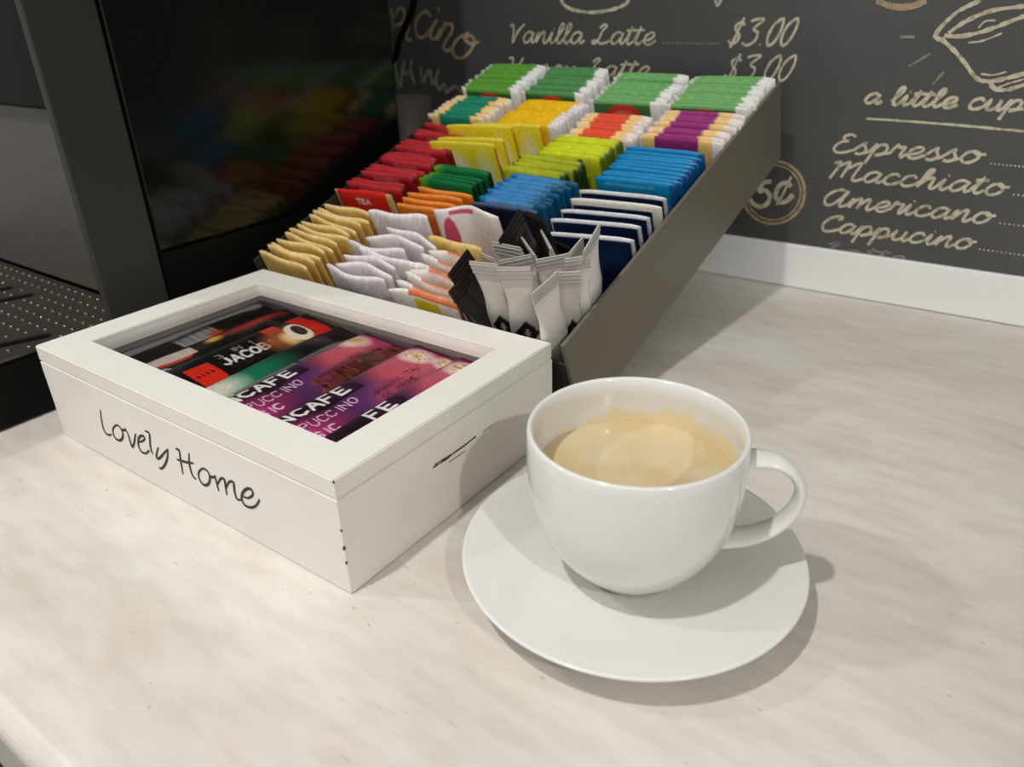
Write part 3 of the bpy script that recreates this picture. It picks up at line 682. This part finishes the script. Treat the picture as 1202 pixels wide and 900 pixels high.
# ------------------------------------------------------------------ sloping organiser tray
TX, TY, TZ, TYAW, TTILT, TL, TD, TW = -.2019, .3522, .0002, -.0394, .3606, .3191, .0647, .2905
TM = Matrix.Translation((TX, TY, TZ))@Matrix.Rotation(TYAW, 4, 'Z')@Matrix.Rotation(TTILT, 4, 'X')
tray = thing('tea_organiser', 'grey-brown metal organiser tray, sloping up to the wall, filled with tea packets', 'organiser')
tray.matrix_world = TM
def tb_(name, m, *b, bev=.0004):
    bm = bmesh.new(); box(bm, *b, bev); return obj(name, bm, m, tray)
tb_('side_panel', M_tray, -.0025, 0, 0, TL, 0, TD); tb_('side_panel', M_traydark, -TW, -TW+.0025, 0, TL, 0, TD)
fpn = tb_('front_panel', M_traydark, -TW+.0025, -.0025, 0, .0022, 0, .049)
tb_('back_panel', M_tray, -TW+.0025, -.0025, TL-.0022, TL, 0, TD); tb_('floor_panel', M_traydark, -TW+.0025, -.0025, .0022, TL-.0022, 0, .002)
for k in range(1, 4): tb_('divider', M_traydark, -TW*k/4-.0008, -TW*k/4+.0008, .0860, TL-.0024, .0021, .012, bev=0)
# a stand under the rear carries the slope
p = TM@Vector((-.17, TL-.06, 0)); bm = bmesh.new(); box(bm, -.05, .05, -.004, .004, .0003, p.z-.0045)
o = obj('rear_stand', bm, M_traydark); o.matrix_world = Matrix.Translation((p.x, p.y, 0))@Matrix.Rotation(TYAW, 4, 'Z')
o.parent = tray; o.matrix_parent_inverse = TM.inverted()

# ------------------------------------------------------------------ packets
def flat_pk(T=.0016):
    def f(U, V):
        e = np.clip(1-np.abs(2*U-1)**7, 0, 1)**.5; l = np.clip(1-np.abs(2*V-1)**9, 0, 1)**.5
        return .0003+T*e*l
    return f
def packet(name, W, H, paint, T=.0016, nx=26, ny=22, wave=0.0, mtl=None, seed=0, corner=None):
    cv = Canvas(nx, ny, W, H, (200, 200, 200)); paint(cv); cv.noise(.035, seed)
    r = random.Random(seed); b1, b2 = r.uniform(0, 6), r.uniform(0, 6)
    wv = (lambda U, V: wave*(np.sin(U*3+b1)*V+.5*np.sin(U*8+b2)*V**2))
    def ins(U, V):
        return (0*U, -.0015*np.abs(2*U-1)**6*V+(wave*.6*np.sin(U*5+b2)*V**3 if wave else 0*U))
    return grid_mesh(name, cv, flat_pk(T), wv, mtl=mtl, inset=ins)

ORD = ['frontmost', 'second', 'third', 'fourth', 'fifth', 'sixth', 'seventh', 'eighth', 'ninth', 'tenth', 'eleventh', 'twelfth', 'thirteenth', 'fourteenth']
def stack(name, what, where, group, f, r, n, meshes, wt, first=None, jit=.6, cat='tea packet', leanj=.02, rollj=.015, lean=0.0, yawj=.015, yaw0=0.0):
    """a file of packets: f / r = (u centre, v) of the front and the rear one, wt = height of the tops above the tray floor"""
    rr = random.Random(hash_(what+where))
    for k in range(n):
        t = k/max(1, n-1)
        u = f[0]+(r[0]-f[0])*t+rr.uniform(-jit, jit)*.0018; v = f[1]+(r[1]-f[1])*t
        me = first if (first is not None and k == 0) else meshes[k % len(meshes)]
        H = max(q.co.z for q in me.vertices) if me.name not in HC else HC[me.name]; HC[me.name] = H
        L = lean+rr.uniform(-leanj, leanj)
        zb = max(.0038, wt-H*math.cos(L)+rr.uniform(-1, 1)*.0012)
        o = link(name, me)
        o.matrix_world = TM@Matrix.Translation((u, v+H*math.sin(L)*.0, zb))@Matrix.Rotation(yaw0+rr.uniform(-yawj, yawj), 4, 'Z')@Matrix.Rotation(rr.uniform(-rollj, rollj), 4, 'Y')@Matrix.Rotation(-L, 4, 'X')
        if n == 1: lab = f'{what} {where}'
        elif k == 0: lab = f'frontmost {what} {where}'
        elif k == n-1: lab = f'rearmost {what} {where}'
        else: lab = f'{ORD[k]} {what} from front, {where}'
        tag(o, lab, cat, group)
HC = {}
def hash_(s):
    h = 7
    for ch in s: h = (h*31+ord(ch)) % 1000003
    return h

def bands(center, cream=None, white=(232, 228, 226), wl=.06, wr=.12, cl=.16, top=None, oval=None, oc=(206, 56, 40), txt=None, shade=None):
    def f(cv):
        cv.C[:] = center
        if shade: cv.soft(.5, .2, .9, .6, shade, .7, .9)
        if top: cv.rect(0, 1, .955, 1, top)
        if cream: cv.rect(0, wl+cl, 0, 1, cream); cv.rect(1-wr-cl, 1, 0, 1, cream)
        if white is not None:
            if wl: cv.rect(0, wl, 0, 1, white)
            if wr: cv.rect(1-wr, 1, 0, 1, white)
        if oval:
            cv.ell(.5, oval-.10, .24, .14, (30, 60, 130)); cv.ell(.5, oval, .24, .13, oc); cv.ell(.5, oval, .15, .055, (222, 120, 100))
        if txt:
            s, v, h, c = txt; n = len(s); w_ = cv.W*.55/(n*1.3); block(cv, s, cv.W*.22, v*cv.H, w_, h, w_*.3, h*.11, c)
    return f
def kinds(nm, W, H, paint, n=2, **k): return [packet(nm, W, H, paint, seed=i*7+int(W*1e5), **k) for i in range(n)]
HI = dict(nx=90, ny=80)

# rear row: four files of green-topped envelopes
for i, (uc, ur, wt, g, gd, nm_, vf) in enumerate(((-.2475, -.2485, .0760, (96, 160, 56), (40, 96, 44), 'leftmost rear file', .264), (-.1800, -.1800, .0740, (84, 146, 86), (44, 98, 56), 'rear row second file', .266), (-.1050, -.1060, .0720, (116, 178, 108), (60, 112, 62), 'rear row third file', .262), (-.0360, -.0350, .0690, (122, 178, 108), (44, 104, 52), 'rightmost rear file', .264))):
    pnt = bands(g, white=(236, 234, 230), wl=.07, wr=.13)
    fr_ = packet('tea_packet', .066, .068, bands(gd, white=(236, 234, 230), wl=.07, wr=.13, top=g, oval=.83), seed=90+i, **HI)
    stack('tea_packet', 'green and white tea envelope', f'{nm_}', 'green and white tea envelopes in the rear row', (uc, vf), (ur, .3115), 11, kinds('tea_packet', .066, .068, pnt, 3), wt, first=fr_, jit=1.0)
CR, WH = (246, 208, 140), (236, 226, 218)
stack('tea_packet', 'teal tea envelope with cream edges', 'third row by the machine', 'teal and cream tea envelopes', (-.2590, .226), (-.2530, .259), 8, kinds('tea_packet', .067, .066, bands((30, 136, 106), CR, WH, .05, .06, .15), 3), .0690, jit=1.6)
stack('tea_packet', 'yellow tea envelope with white side', 'third row, second file', 'yellow tea envelopes with white sides', (-.1790, .2225), (-.1720, .2605), 10, kinds('tea_packet', .064, .066, bands((238, 192, 14), None, (226, 222, 220), 0, .15), 3), .0690)
stack('tea_packet', 'orange-red tea envelope with cream edges', 'third row, third file', 'orange-red and cream tea envelopes', (-.1030, .2145), (-.1050, .2500), 8, kinds('tea_packet', .062, .064, bands((232, 84, 54), CR, WH, .05, .12, .16), 3), .0660)
stack('tea_packet', 'purple tea envelope with cream edges', 'by the right side panel', 'purple and cream tea envelopes', (-.0365, .2165), (-.0340, .2545), 8, kinds('tea_packet', .066, .066, bands((156, 52, 124), CR, WH, .04, .12, .16), 3), .0700,
      first=packet('tea_packet', .066, .066, bands((142, 40, 110), (240, 196, 116), WH, .04, .12, .16, oval=.5, oc=(200, 84, 96)), seed=77, **HI))
# second row
def p_lemon(oval):
    def f(cv):
        cv.C[:] = (244, 222, 38); cv.soft(.35, .62, .30, .30, (250, 244, 214), .7, 1); cv.soft(.80, .55, .18, .4, (250, 244, 206), .7, .9); cv.rect(0, 1, .94, 1, (226, 208, 60)); cv.rect(.985, 1, .3, .96, (200, 90, 50))
        if oval: cv.ell(.42, .50, .22, .12, (214, 62, 44))
    return f
lem = [packet('tea_packet', .067, .068, p_lemon(True), seed=5, mtl=M_foil, **HI), packet('tea_packet', .067, .068, p_lemon(False), seed=6, mtl=M_foil, nx=60, ny=50)]
stack('tea_packet', 'yellow lemon tea packet with white patches', 'behind the dark green packets', 'yellow lemon tea packets', (-.2110, .1760), (-.2100, .1860), 2, lem, .0740, first=lem[0], jit=.2, leanj=.01, yaw0=.10)
stack('tea_packet', 'yellow lemon tea packet with pale patches', 'in front of the plain yellow envelopes', 'yellow lemon tea packets', (-.2130, .2030), (-.1900, .2100), 2, lem[1:], .0745, jit=.2, leanj=.01, yaw0=.10)
CRI = (164, 26, 36)
def p_red(cv): cv.C[:] = CRI; cv.rect(0, 1, .95, 1, (184, 50, 56)); cv.rect(.97, 1, 0, 1, (70, 24, 24)); cv.stroke([(cv.W*.25, cv.H*.9), (cv.W*.7, cv.H*.9)], .0006, (216, 120, 120), .7)
def p_redf(cv):
    cv.C[:] = (218, 44, 36); cv.rect(0, .05, 0, 1, (196, 190, 150)); cv.rect(.93, 1, 0, 1, (190, 170, 110)); cv.soft(.5, .3, .6, .4, (196, 30, 30), .7, .8)
    block(cv, 'TEA', cv.W*.37, cv.H*.83, .0042, .0040, .0012, .0006, (240, 226, 220))
REDV = [.1010, .1100, .1150, .1270, .1320, .1365, .1480, .1525, .1570, .1690, .1735, .1780, .1905, .1950, .2060]
rm = kinds('tea_packet', .062, .066, p_red, 4, mtl=M_foil, wave=.0010); rf = packet('tea_packet', .064, .066, p_redf, seed=12, mtl=M_foil, wave=.0010, **HI)
ordn = lambda k, n: 'frontmost' if k == 0 else ('rearmost' if k == n-1 else (['', 'second', 'third', 'fourth', 'fifth', 'sixth', 'seventh', 'eighth', 'ninth', 'tenth', 'eleventh', 'twelfth', 'thirteenth', 'fourteenth'][k]))
def put(name, me, u, v, wt, lab, grp, cat='tea packet', lean=0, yaw=0, roll=0):
    H = HC.setdefault(me.name, max(q.co.z for q in me.vertices))
    o = link(name, me); o.matrix_world = TM@Matrix.Translation((u, v, max(.0040, wt-H)))@Matrix.Rotation(yaw, 4, 'Z')@Matrix.Rotation(roll, 4, 'Y')@Matrix.Rotation(-lean, 4, 'X')
    return tag(o, lab, cat, grp)
for k, v in enumerate(REDV):
    rr = random.Random(k)
    if k == 0: put('tea_packet', rf, -.2555, v-.004, .0725, 'bright red tea packet with white print, frontmost of the red file', 'red tea packets by the machine', yaw=.06); continue
    put('tea_packet', rm[k % 4], -.2565+rr.uniform(-.0015, .0015)+.006*(k/15), v, .0680+rr.uniform(-.001, .0015), f'crimson foil tea packet, {ordn(k, 15)} of the red file counted from the front', 'red tea packets by the machine', yaw=.07-.008*k, roll=rr.uniform(-.03, .03))
def p_orange(cv): cv.C[:] = (226, 120, 36); cv.rect(0, .05, 0, 1, (214, 190, 120)); cv.soft(.5, .2, .8, .5, (206, 92, 24), .8, .8); cv.stroke([(cv.W*.2, cv.H*.90), (cv.W*.75, cv.H*.90)], .0007, (240, 170, 110), .8); cv.rect(0, 1, .96, 1, (236, 146, 64))
stack('tea_packet', 'orange foil tea packet', 'behind the lilac sugar sachets', 'orange tea packets', (-.1900, .0940), (-.1880, .1200), 4, kinds('tea_packet', .056, .064, p_orange, 2, mtl=M_foil, nx=50, ny=50, wave=.0008), .0680, jit=1.6, yawj=.03)
def p_dgreen(t):
    def f(cv):
        cv.C[:] = (20, 112, 60); cv.soft(0, .8, .25, .4, (120, 176, 50), .8, 1); cv.rect(.96, 1, 0, 1, (12, 40, 26))
        if t: block(cv, 'GREEN TEA', cv.W*.30, cv.H*.80, .0026, .0030, .0008, .0004, (206, 226, 206))
        else: cv.stroke([(cv.W*.3, cv.H*.93), (cv.W*.72, cv.H*.93)], .0005, (150, 196, 160), .8)
    return f
stack('tea_packet', 'dark green tea packet', 'behind the orange packets', 'dark green tea packets', (-.1900, .1280), (-.1900, .1500), 5, kinds('tea_packet', .058, .064, p_dgreen(False), 2, mtl=M_foil, nx=50, ny=50), .0700, first=packet('tea_packet', .058, .064, p_dgreen(True), seed=3, mtl=M_foil, nx=120, ny=120), jit=1.2)
def p_blue(cv): cv.C[:] = (36, 122, 186); cv.rect(.75, 1, 0, 1, (20, 84, 120)); cv.stroke([(cv.W*.1, cv.H*.955), (cv.W*.8, cv.H*.955)], .0006, (120, 176, 214), .8); cv.rect(0, 1, 0, .75, (24, 60, 120))
def p_navyf(cv): cv.C[:] = (12, 20, 46); cv.rect(0, 1, .97, 1, (80, 96, 130))
stack('tea_packet', 'mid blue tea packet', 'behind the black stick packs', 'blue tea packets in the third file', (-.1200, .1120), (-.1130, .1480), 8, kinds('tea_packet', .060, .066, p_blue, 2, mtl=M_foil), .0685, first=packet('tea_packet', .060, .064, p_navyf, seed=4, mtl=M_foil), jit=1.4)
def p_olive(cv): cv.C[:] = (164, 172, 30); cv.rect(.94, 1, 0, 1, (40, 62, 20)); cv.rect(0, .03, 0, 1, (40, 62, 20)); cv.soft(.3, .85, .5, .3, (186, 190, 50), 1, .8)
def p_lime(cv): cv.C[:] = (196, 208, 26); cv.rect(.95, 1, 0, 1, (60, 80, 20)); cv.soft(.5, .9, .6, .2, (214, 222, 40), 1, .8)
stack('tea_packet', 'olive-lime tea packet', 'behind the blue ones', 'olive-lime tea packets', (-.1240, .1550), (-.1210, .1790), 6, kinds('tea_packet', .060, .066, p_olive, 3, mtl=M_foil, wave=.0006), .0690, jit=2.0, rollj=.02)
stack('tea_packet', 'bright lime tea packet', 'before the orange-red envelopes', 'bright lime tea packets', (-.1100, .1850), (-.1080, .2080), 6, kinds('tea_packet', .060, .066, p_lime, 2, mtl=M_foil), .0690)
def p_cyan(cv): cv.C[:] = (20, 134, 190); cv.rect(.93, 1, 0, 1, (16, 84, 140)); cv.rect(0, 1, 0, .5, (18, 84, 150)); cv.stroke([(cv.W*.12, cv.H*.93), (cv.W*.75, cv.H*.93)], .0007, (110, 190, 224), .7)
stack('tea_packet', 'bright blue tea packet', 'behind the navy ones', 'bright blue tea packets', (-.0430, .1600), (-.0380, .2010), 10, kinds('tea_packet', .063, .066, p_cyan, 3, mtl=M_foil, nx=40, ny=40), .0665, jit=1.6)
def p_navy(e):
    def f(cv):
        cv.C[:] = (10, 26, 56); cv.soft(.6, .75, .5, .2, (24, 52, 98), 1, .7); cv.rect(0, 1, .972, 1, e); cv.rect(0, .022, 0, 1, e); cv.rect(.965, 1, 0, 1, (190, 190, 190))
        cv.stroke([(cv.W*.35, cv.H*.70), (cv.W*.35, cv.H*.45), (cv.W*.6, cv.H*.45), (cv.W*.6, cv.H*.70), (cv.W*.35, cv.H*.70)], .0008, (40, 84, 140), .8)
    return f
nv = packet('tea_packet', .066, .066, p_navy((214, 214, 216)), seed=9, mtl=M_foil, nx=80, ny=80); nw = packet('tea_packet', .068, .067, lambda cv: (p_navy((226, 222, 214))(cv), cv.rect(0, 1, .93, 1, (226, 220, 208)), cv.rect(.90, 1, 0, 1, (222, 216, 204))), seed=10, mtl=M_foil, nx=80, ny=80)
for k, (u, v, wt, me, yw, lab) in enumerate(((-.0400, .0930, .0640, nv, .13, 'navy tea packet with silver edge, frontmost behind the sugar sticks'), (-.0430, .1080, .0690, nv, .11, 'navy tea packet with silver edge, second of the navy file'), (-.0420, .1190, .0695, nv, .09, 'navy tea packet with silver edge, third of the navy file'),
     (-.0405, .1310, .0700, nw, .07, 'navy tea packet with a broad cream border in the navy file'), (-.0420, .1430, .0690, nv, .06, 'navy tea packet with silver edge, rearmost of the navy file'))):
    put('tea_packet', me, u, v, wt, lab, 'navy tea packets behind the sugar sticks', yaw=yw)

# front row
def p_gold(cv): cv.C[:] = (208, 170, 88); cv.soft(.6, .8, .5, .3, (220, 184, 104), 1, .8); cv.rect(0, .04, 0, 1, (232, 208, 150)); cv.rect(0, 1, .97, 1, (236, 210, 150)); cv.soft(.9, .4, .4, .5, (186, 142, 64), 1, .6)
gm = kinds('sugar_sachet', .058, .066, p_gold, 4, wave=.0017, T=.0014)
for k in range(12):
    rr = random.Random(40+k); t = k/11
    put('sugar_sachet', gm[k % 4], -.2575+.005*t+rr.uniform(-.0015, .0015), .0058+.068*t, .0655+.002*t, f'gold paper sugar sachet, {ordn(k, 12)} of the gold file counted from the front', 'gold paper sugar sachets', 'sugar sachet', yaw=rr.uniform(-.06, .06)*.5, roll=.03+rr.uniform(-.02, .02), lean=rr.uniform(-.02, .02))
def p_lilac(cv): cv.C[:] = (222, 213, 212); cv.soft(.5, .72, .6, .10, (178, 168, 170), 1, .6); cv.stroke([(cv.W*.3, cv.H*.78), (cv.W*.62, cv.H*.74)], .0006, (150, 140, 146), .8); cv.rect(0, 1, .97, 1, (234, 226, 230))
lm = kinds('sugar_sachet', .054, .066, p_lilac, 4, wave=.0028, T=.0014)
LV = [.0110, .0170, .0260, .0330, .0410, .0510, .0600, .0740]
for k in range(8):
    rr = random.Random(70+k)
    uu = [-.1850, -.1830, -.1830, -.1760, -.1880, -.1830, -.1760, -.1950][k]
    put('sugar_sachet', lm[k % 4], uu, LV[k], [.066, .065, .067, .066, .072, .070, .070, .076][k], f'crumpled pale lilac sugar sachet, {ordn(k, 8)} of the lilac file counted from the front', 'pale lilac sugar sachets', 'sugar sachet', yaw=[.03, .0, .05, -.03, .06, .02, -.05, .08][k], roll=[.04, .06, .02, .10, -.02, .06, .10, .0][k])
def p_wo(f0):
    def f(cv):
        cv.C[:] = (234, 226, 218); cv.rect(.3, 1, .955, 1, (206, 110, 60)); cv.rect(.97, 1, 0, 1, (190, 110, 70))
        if f0: cv.rect(.36, .72, .55, .93, (222, 196, 30)); cv.soft(.82, .72, .16, .2, (232, 176, 140), 1, .8)
        else: cv.soft(.6, .85, .4, .12, (236, 204, 170), 1, .8)
    return f
wm = kinds('sugar_sachet', .062, .062, p_wo(False), 3, wave=.0022, T=.0015); wf = packet('sugar_sachet', .064, .062, p_wo(True), seed=2, wave=.0015, nx=60, ny=50)
for k in range(7):
    rr = random.Random(90+k); t = k/6
    put('sugar_sachet', wf if k == 0 else wm[k % 3], -.1160-.004*t, .0090+.042*t, .0620+.004*t, 'white sachet with a yellow square print at the front of the organiser' if k == 0 else f'white sachet with orange top edge, {ordn(k, 7)} of its file counted from the front', 'white and orange sachets', 'sugar sachet', yaw=rr.uniform(-.04, .04), roll=rr.uniform(-.02, .05))
def p_pink(cv): cv.C[:] = (240, 232, 228); cv.ell(.20, .55, .12, .36, (206, 78, 104)); cv.rect(.22, .6, .93, .975, (206, 84, 116)); cv.soft(.6, .5, .3, .3, (226, 214, 204), 1, .6); cv.rect(0, .03, 0, 1, (206, 200, 206))
pm = packet('sugar_sachet', .062, .068, p_pink, seed=21, wave=.0042, nx=70, ny=60, mtl=M_film)
put('sugar_sachet', pm, -.1400, .0880, .0775, 'crumpled white sachet with a pink oval behind the stick packs', None, 'sugar sachet', lean=.04, yaw=.10)
def p_ora(cv): cv.C[:] = (226, 196, 120); cv.soft(.3, .7, .3, .3, (206, 150, 40), 1, .9)
put('sugar_sachet', packet('sugar_sachet', .050, .062, p_ora, seed=22, wave=.002), -.1350, .0640, .0640, 'ochre printed sachet in front of the pink-oval sachet', None, 'sugar sachet', lean=.02, yaw=-.03)

# ------------------------------------------------------------------ stick packs, each placed by its top edge
def stick_mesh(name, W, H, dark, logo):
    nx, ny = 20, 80
    cv = Canvas(nx, ny, W, H, (30, 22, 17) if dark else (222, 216, 209))
    if logo:  # silver upper part, white foot, dark diamond where they meet
        cv.rect(0, 1, .50, 1, (192, 187, 180)); cv.rect(0, 1, 0, .50, (230, 226, 220))
        dm = np.abs(cv.X-W*.60)/(W*.40)+np.abs(cv.Y-H*.53)/.0100
        cv.put((dm < 1).astype(float), (34, 30, 28)); cv.put((np.abs(cv.X-W*.60)/(W*.10)+np.abs(cv.Y-H*.53)/.004 < 1).astype(float), (190, 186, 180))
    def ins(U, V): return (-(2*U-1)*W*.5*.16*np.exp(-((V-.74)/.10)**2), 0*U)
    def dep(U, V):
        e = np.clip(1-np.abs(2*U-1)**2.2, 0, 1)**.5; h = (V*H)
        l = np.clip((H*.86-h)/.022, 0, 1)**.6*np.clip(h/.01+.1, 0, 1)
        return .0003+.0038*e*l
    return grid_mesh(name, cv, dep, lambda U, V: .0006*np.sin(V*9), mtl=M_filmd if dark else M_films, inset=ins)
M_filmd = mat('dark_stick_film', None, .3, vcol=True, bump=(140, .2, .0008)); M_films = mat('silver_stick_film', None, .36, metal=.12, vcol=True, bump=(140, .2, .0008))
SM = {}
def stick(tl, tr, v, L, dark, lab, ub=None, vb=None, logo=False):
    """tl, tr: pixels of the two ends of the top seal, which stands at depth v of the tray; L = length"""
    n = TM.to_3x3()@Vector((0, 0, 1)); iT = TM.inverted(); lo, hi = .05, .16
    for _ in range(40):      # the height above the tray floor at which the seal's middle stands at depth v
        wt = (lo+hi)/2; d = (TM@Vector((0, 0, wt))).dot(n)
        A, C = iT@on(*tl, n, d), iT@on(*tr, n, d)
        if (A.y+C.y)/2 > v: lo = wt
        else: hi = wt
    W = max(.014, min(.032, (C-A).length)); mid = (A+C)/2; X = (C-A).normalized()
    bu = ub if ub is not None else mid.x; bv = vb if vb is not None else v
    bot = Vector((bu, bv, .004)); Z = (mid-bot); H = Z.length; Z.normalize()
    H = min(H, L); bot = mid-Z*H
    Y = Z.cross(X).normalized(); X = Y.cross(Z).normalized()
    if Y.y < 0 and False: pass
    key = (round(W, 3), round(H, 3), dark, logo)
    if key not in SM: SM[key] = stick_mesh('sugar_stick', W, H, dark, logo)
    o = link('sugar_stick', SM[key])
    R3 = Matrix((X, Y, Z)).transposed().to_4x4()
    o.matrix_world = TM@Matrix.Translation(bot)@R3
    tag(o, lab, 'stick pack', 'black stick packs' if dark else 'silver stick packs')
    # crimped seal with ridges
    bm = bmesh.new(); hs = .0090; rows = 9
    prev = None
    for j in range(rows+1):
        z = H-hs+hs*j/rows+.0004; dd = .0005+(.0005 if j % 3 == 1 else 0)
        ring = [bm.verts.new((-W/2-.0002, -dd, z)), bm.verts.new((W/2+.0002, -dd, z)), bm.verts.new((W/2+.0002, dd, z)), bm.verts.new((-W/2-.0002, dd, z))]
        if prev:
            for k in range(4): bm.faces.new((prev[k], prev[(k+1) % 4], ring[(k+1) % 4], ring[k]))
        else: bm.faces.new(ring[::-1])
        prev = ring
    bm.faces.new(prev)
    for q in bm.verts: q.co.y += .0006*math.sin(9*(q.co.z/H))
    obj('crimped_seal', bm, M_brown if dark else M_seal_s, o)
B_, S_ = True, False
ST = [
 ((583,285),(613,243), .062, .11, B_, 'black stick pack standing highest at the back of the bundle', -.050, .070, False),
 ((617,247),(640,262), .066, .10, B_, 'black stick pack beside the highest one, under the blue packets', -.042, .072, False),
 ((648,282),(668,292), .072, .10, B_, 'black stick pack in front of the navy packets', -.035, .074, False),
 ((527,323),(548,292), .030, .11, B_, 'black stick pack leaning out farthest to the left', -.062, .034, False),
 ((529,345),(545,318), .018, .10, B_, 'black stick pack at the left front of the bundle', -.058, .014, False),
 ((611,277),(628,302), .055, .09, S_, 'silver stick pack with its seal tipped left, behind the ridged one', -.045, .060, False),
 ((629,258),(650,300), .060, .10, S_, 'tall thin silver stick pack turned edgewise in the middle', -.036, .064, False),
 ((664,302),(684,280), .052, .11, S_, 'silver stick pack with a slanted seal in front of the navy packets', -.028, .056, False),
 ((686,294),(704,264), .048, .11, S_, 'tall silver stick pack at the far right by the side panel', -.024, .050, False),
 ((577,283),(611,293), .046, .09, S_, 'silver stick pack with a ridged seal below the highest black one', -.058, .048, False),
 ((586,306),(624,300), .038, .09, S_, 'silver stick pack lying between ridged seals in the middle', -.050, .041, False),
 ((629,307),(668,297), .036, .10, S_, 'silver stick pack with the brightest ridged seal', -.036, .040, False),
 ((564,296),(580,306), .034, .09, S_, 'narrow silver stick pack half hidden at the left back', -.060, .038, False),
 ((652,322),(680,318), .026, .09, S_, 'silver stick pack behind the broad front one', -.022, .028, True),
 ((551,307),(584,311), .014, .10, S_, 'silver stick pack with a dark diamond, left of the two at the front', -.055, .016, True),
 ((584,316),(622,313), .013, .10, S_, 'silver stick pack with a dark diamond at the front centre', -.043, .014, True),
 ((625,345),(655,319), .010, .10, S_, 'broad white stick pack leaning at the front right corner', -.022, .012, False),
 ((668,305),(688,300), .034, .09, S_, 'thin silver stick pack between the two tall right ones', -.022, .036, False),
]
for tl, tr, v, L, dk, lab, ub, vb, lg in ST: stick(tl, tr, v, L, dk, lab, ub, vb, lg)
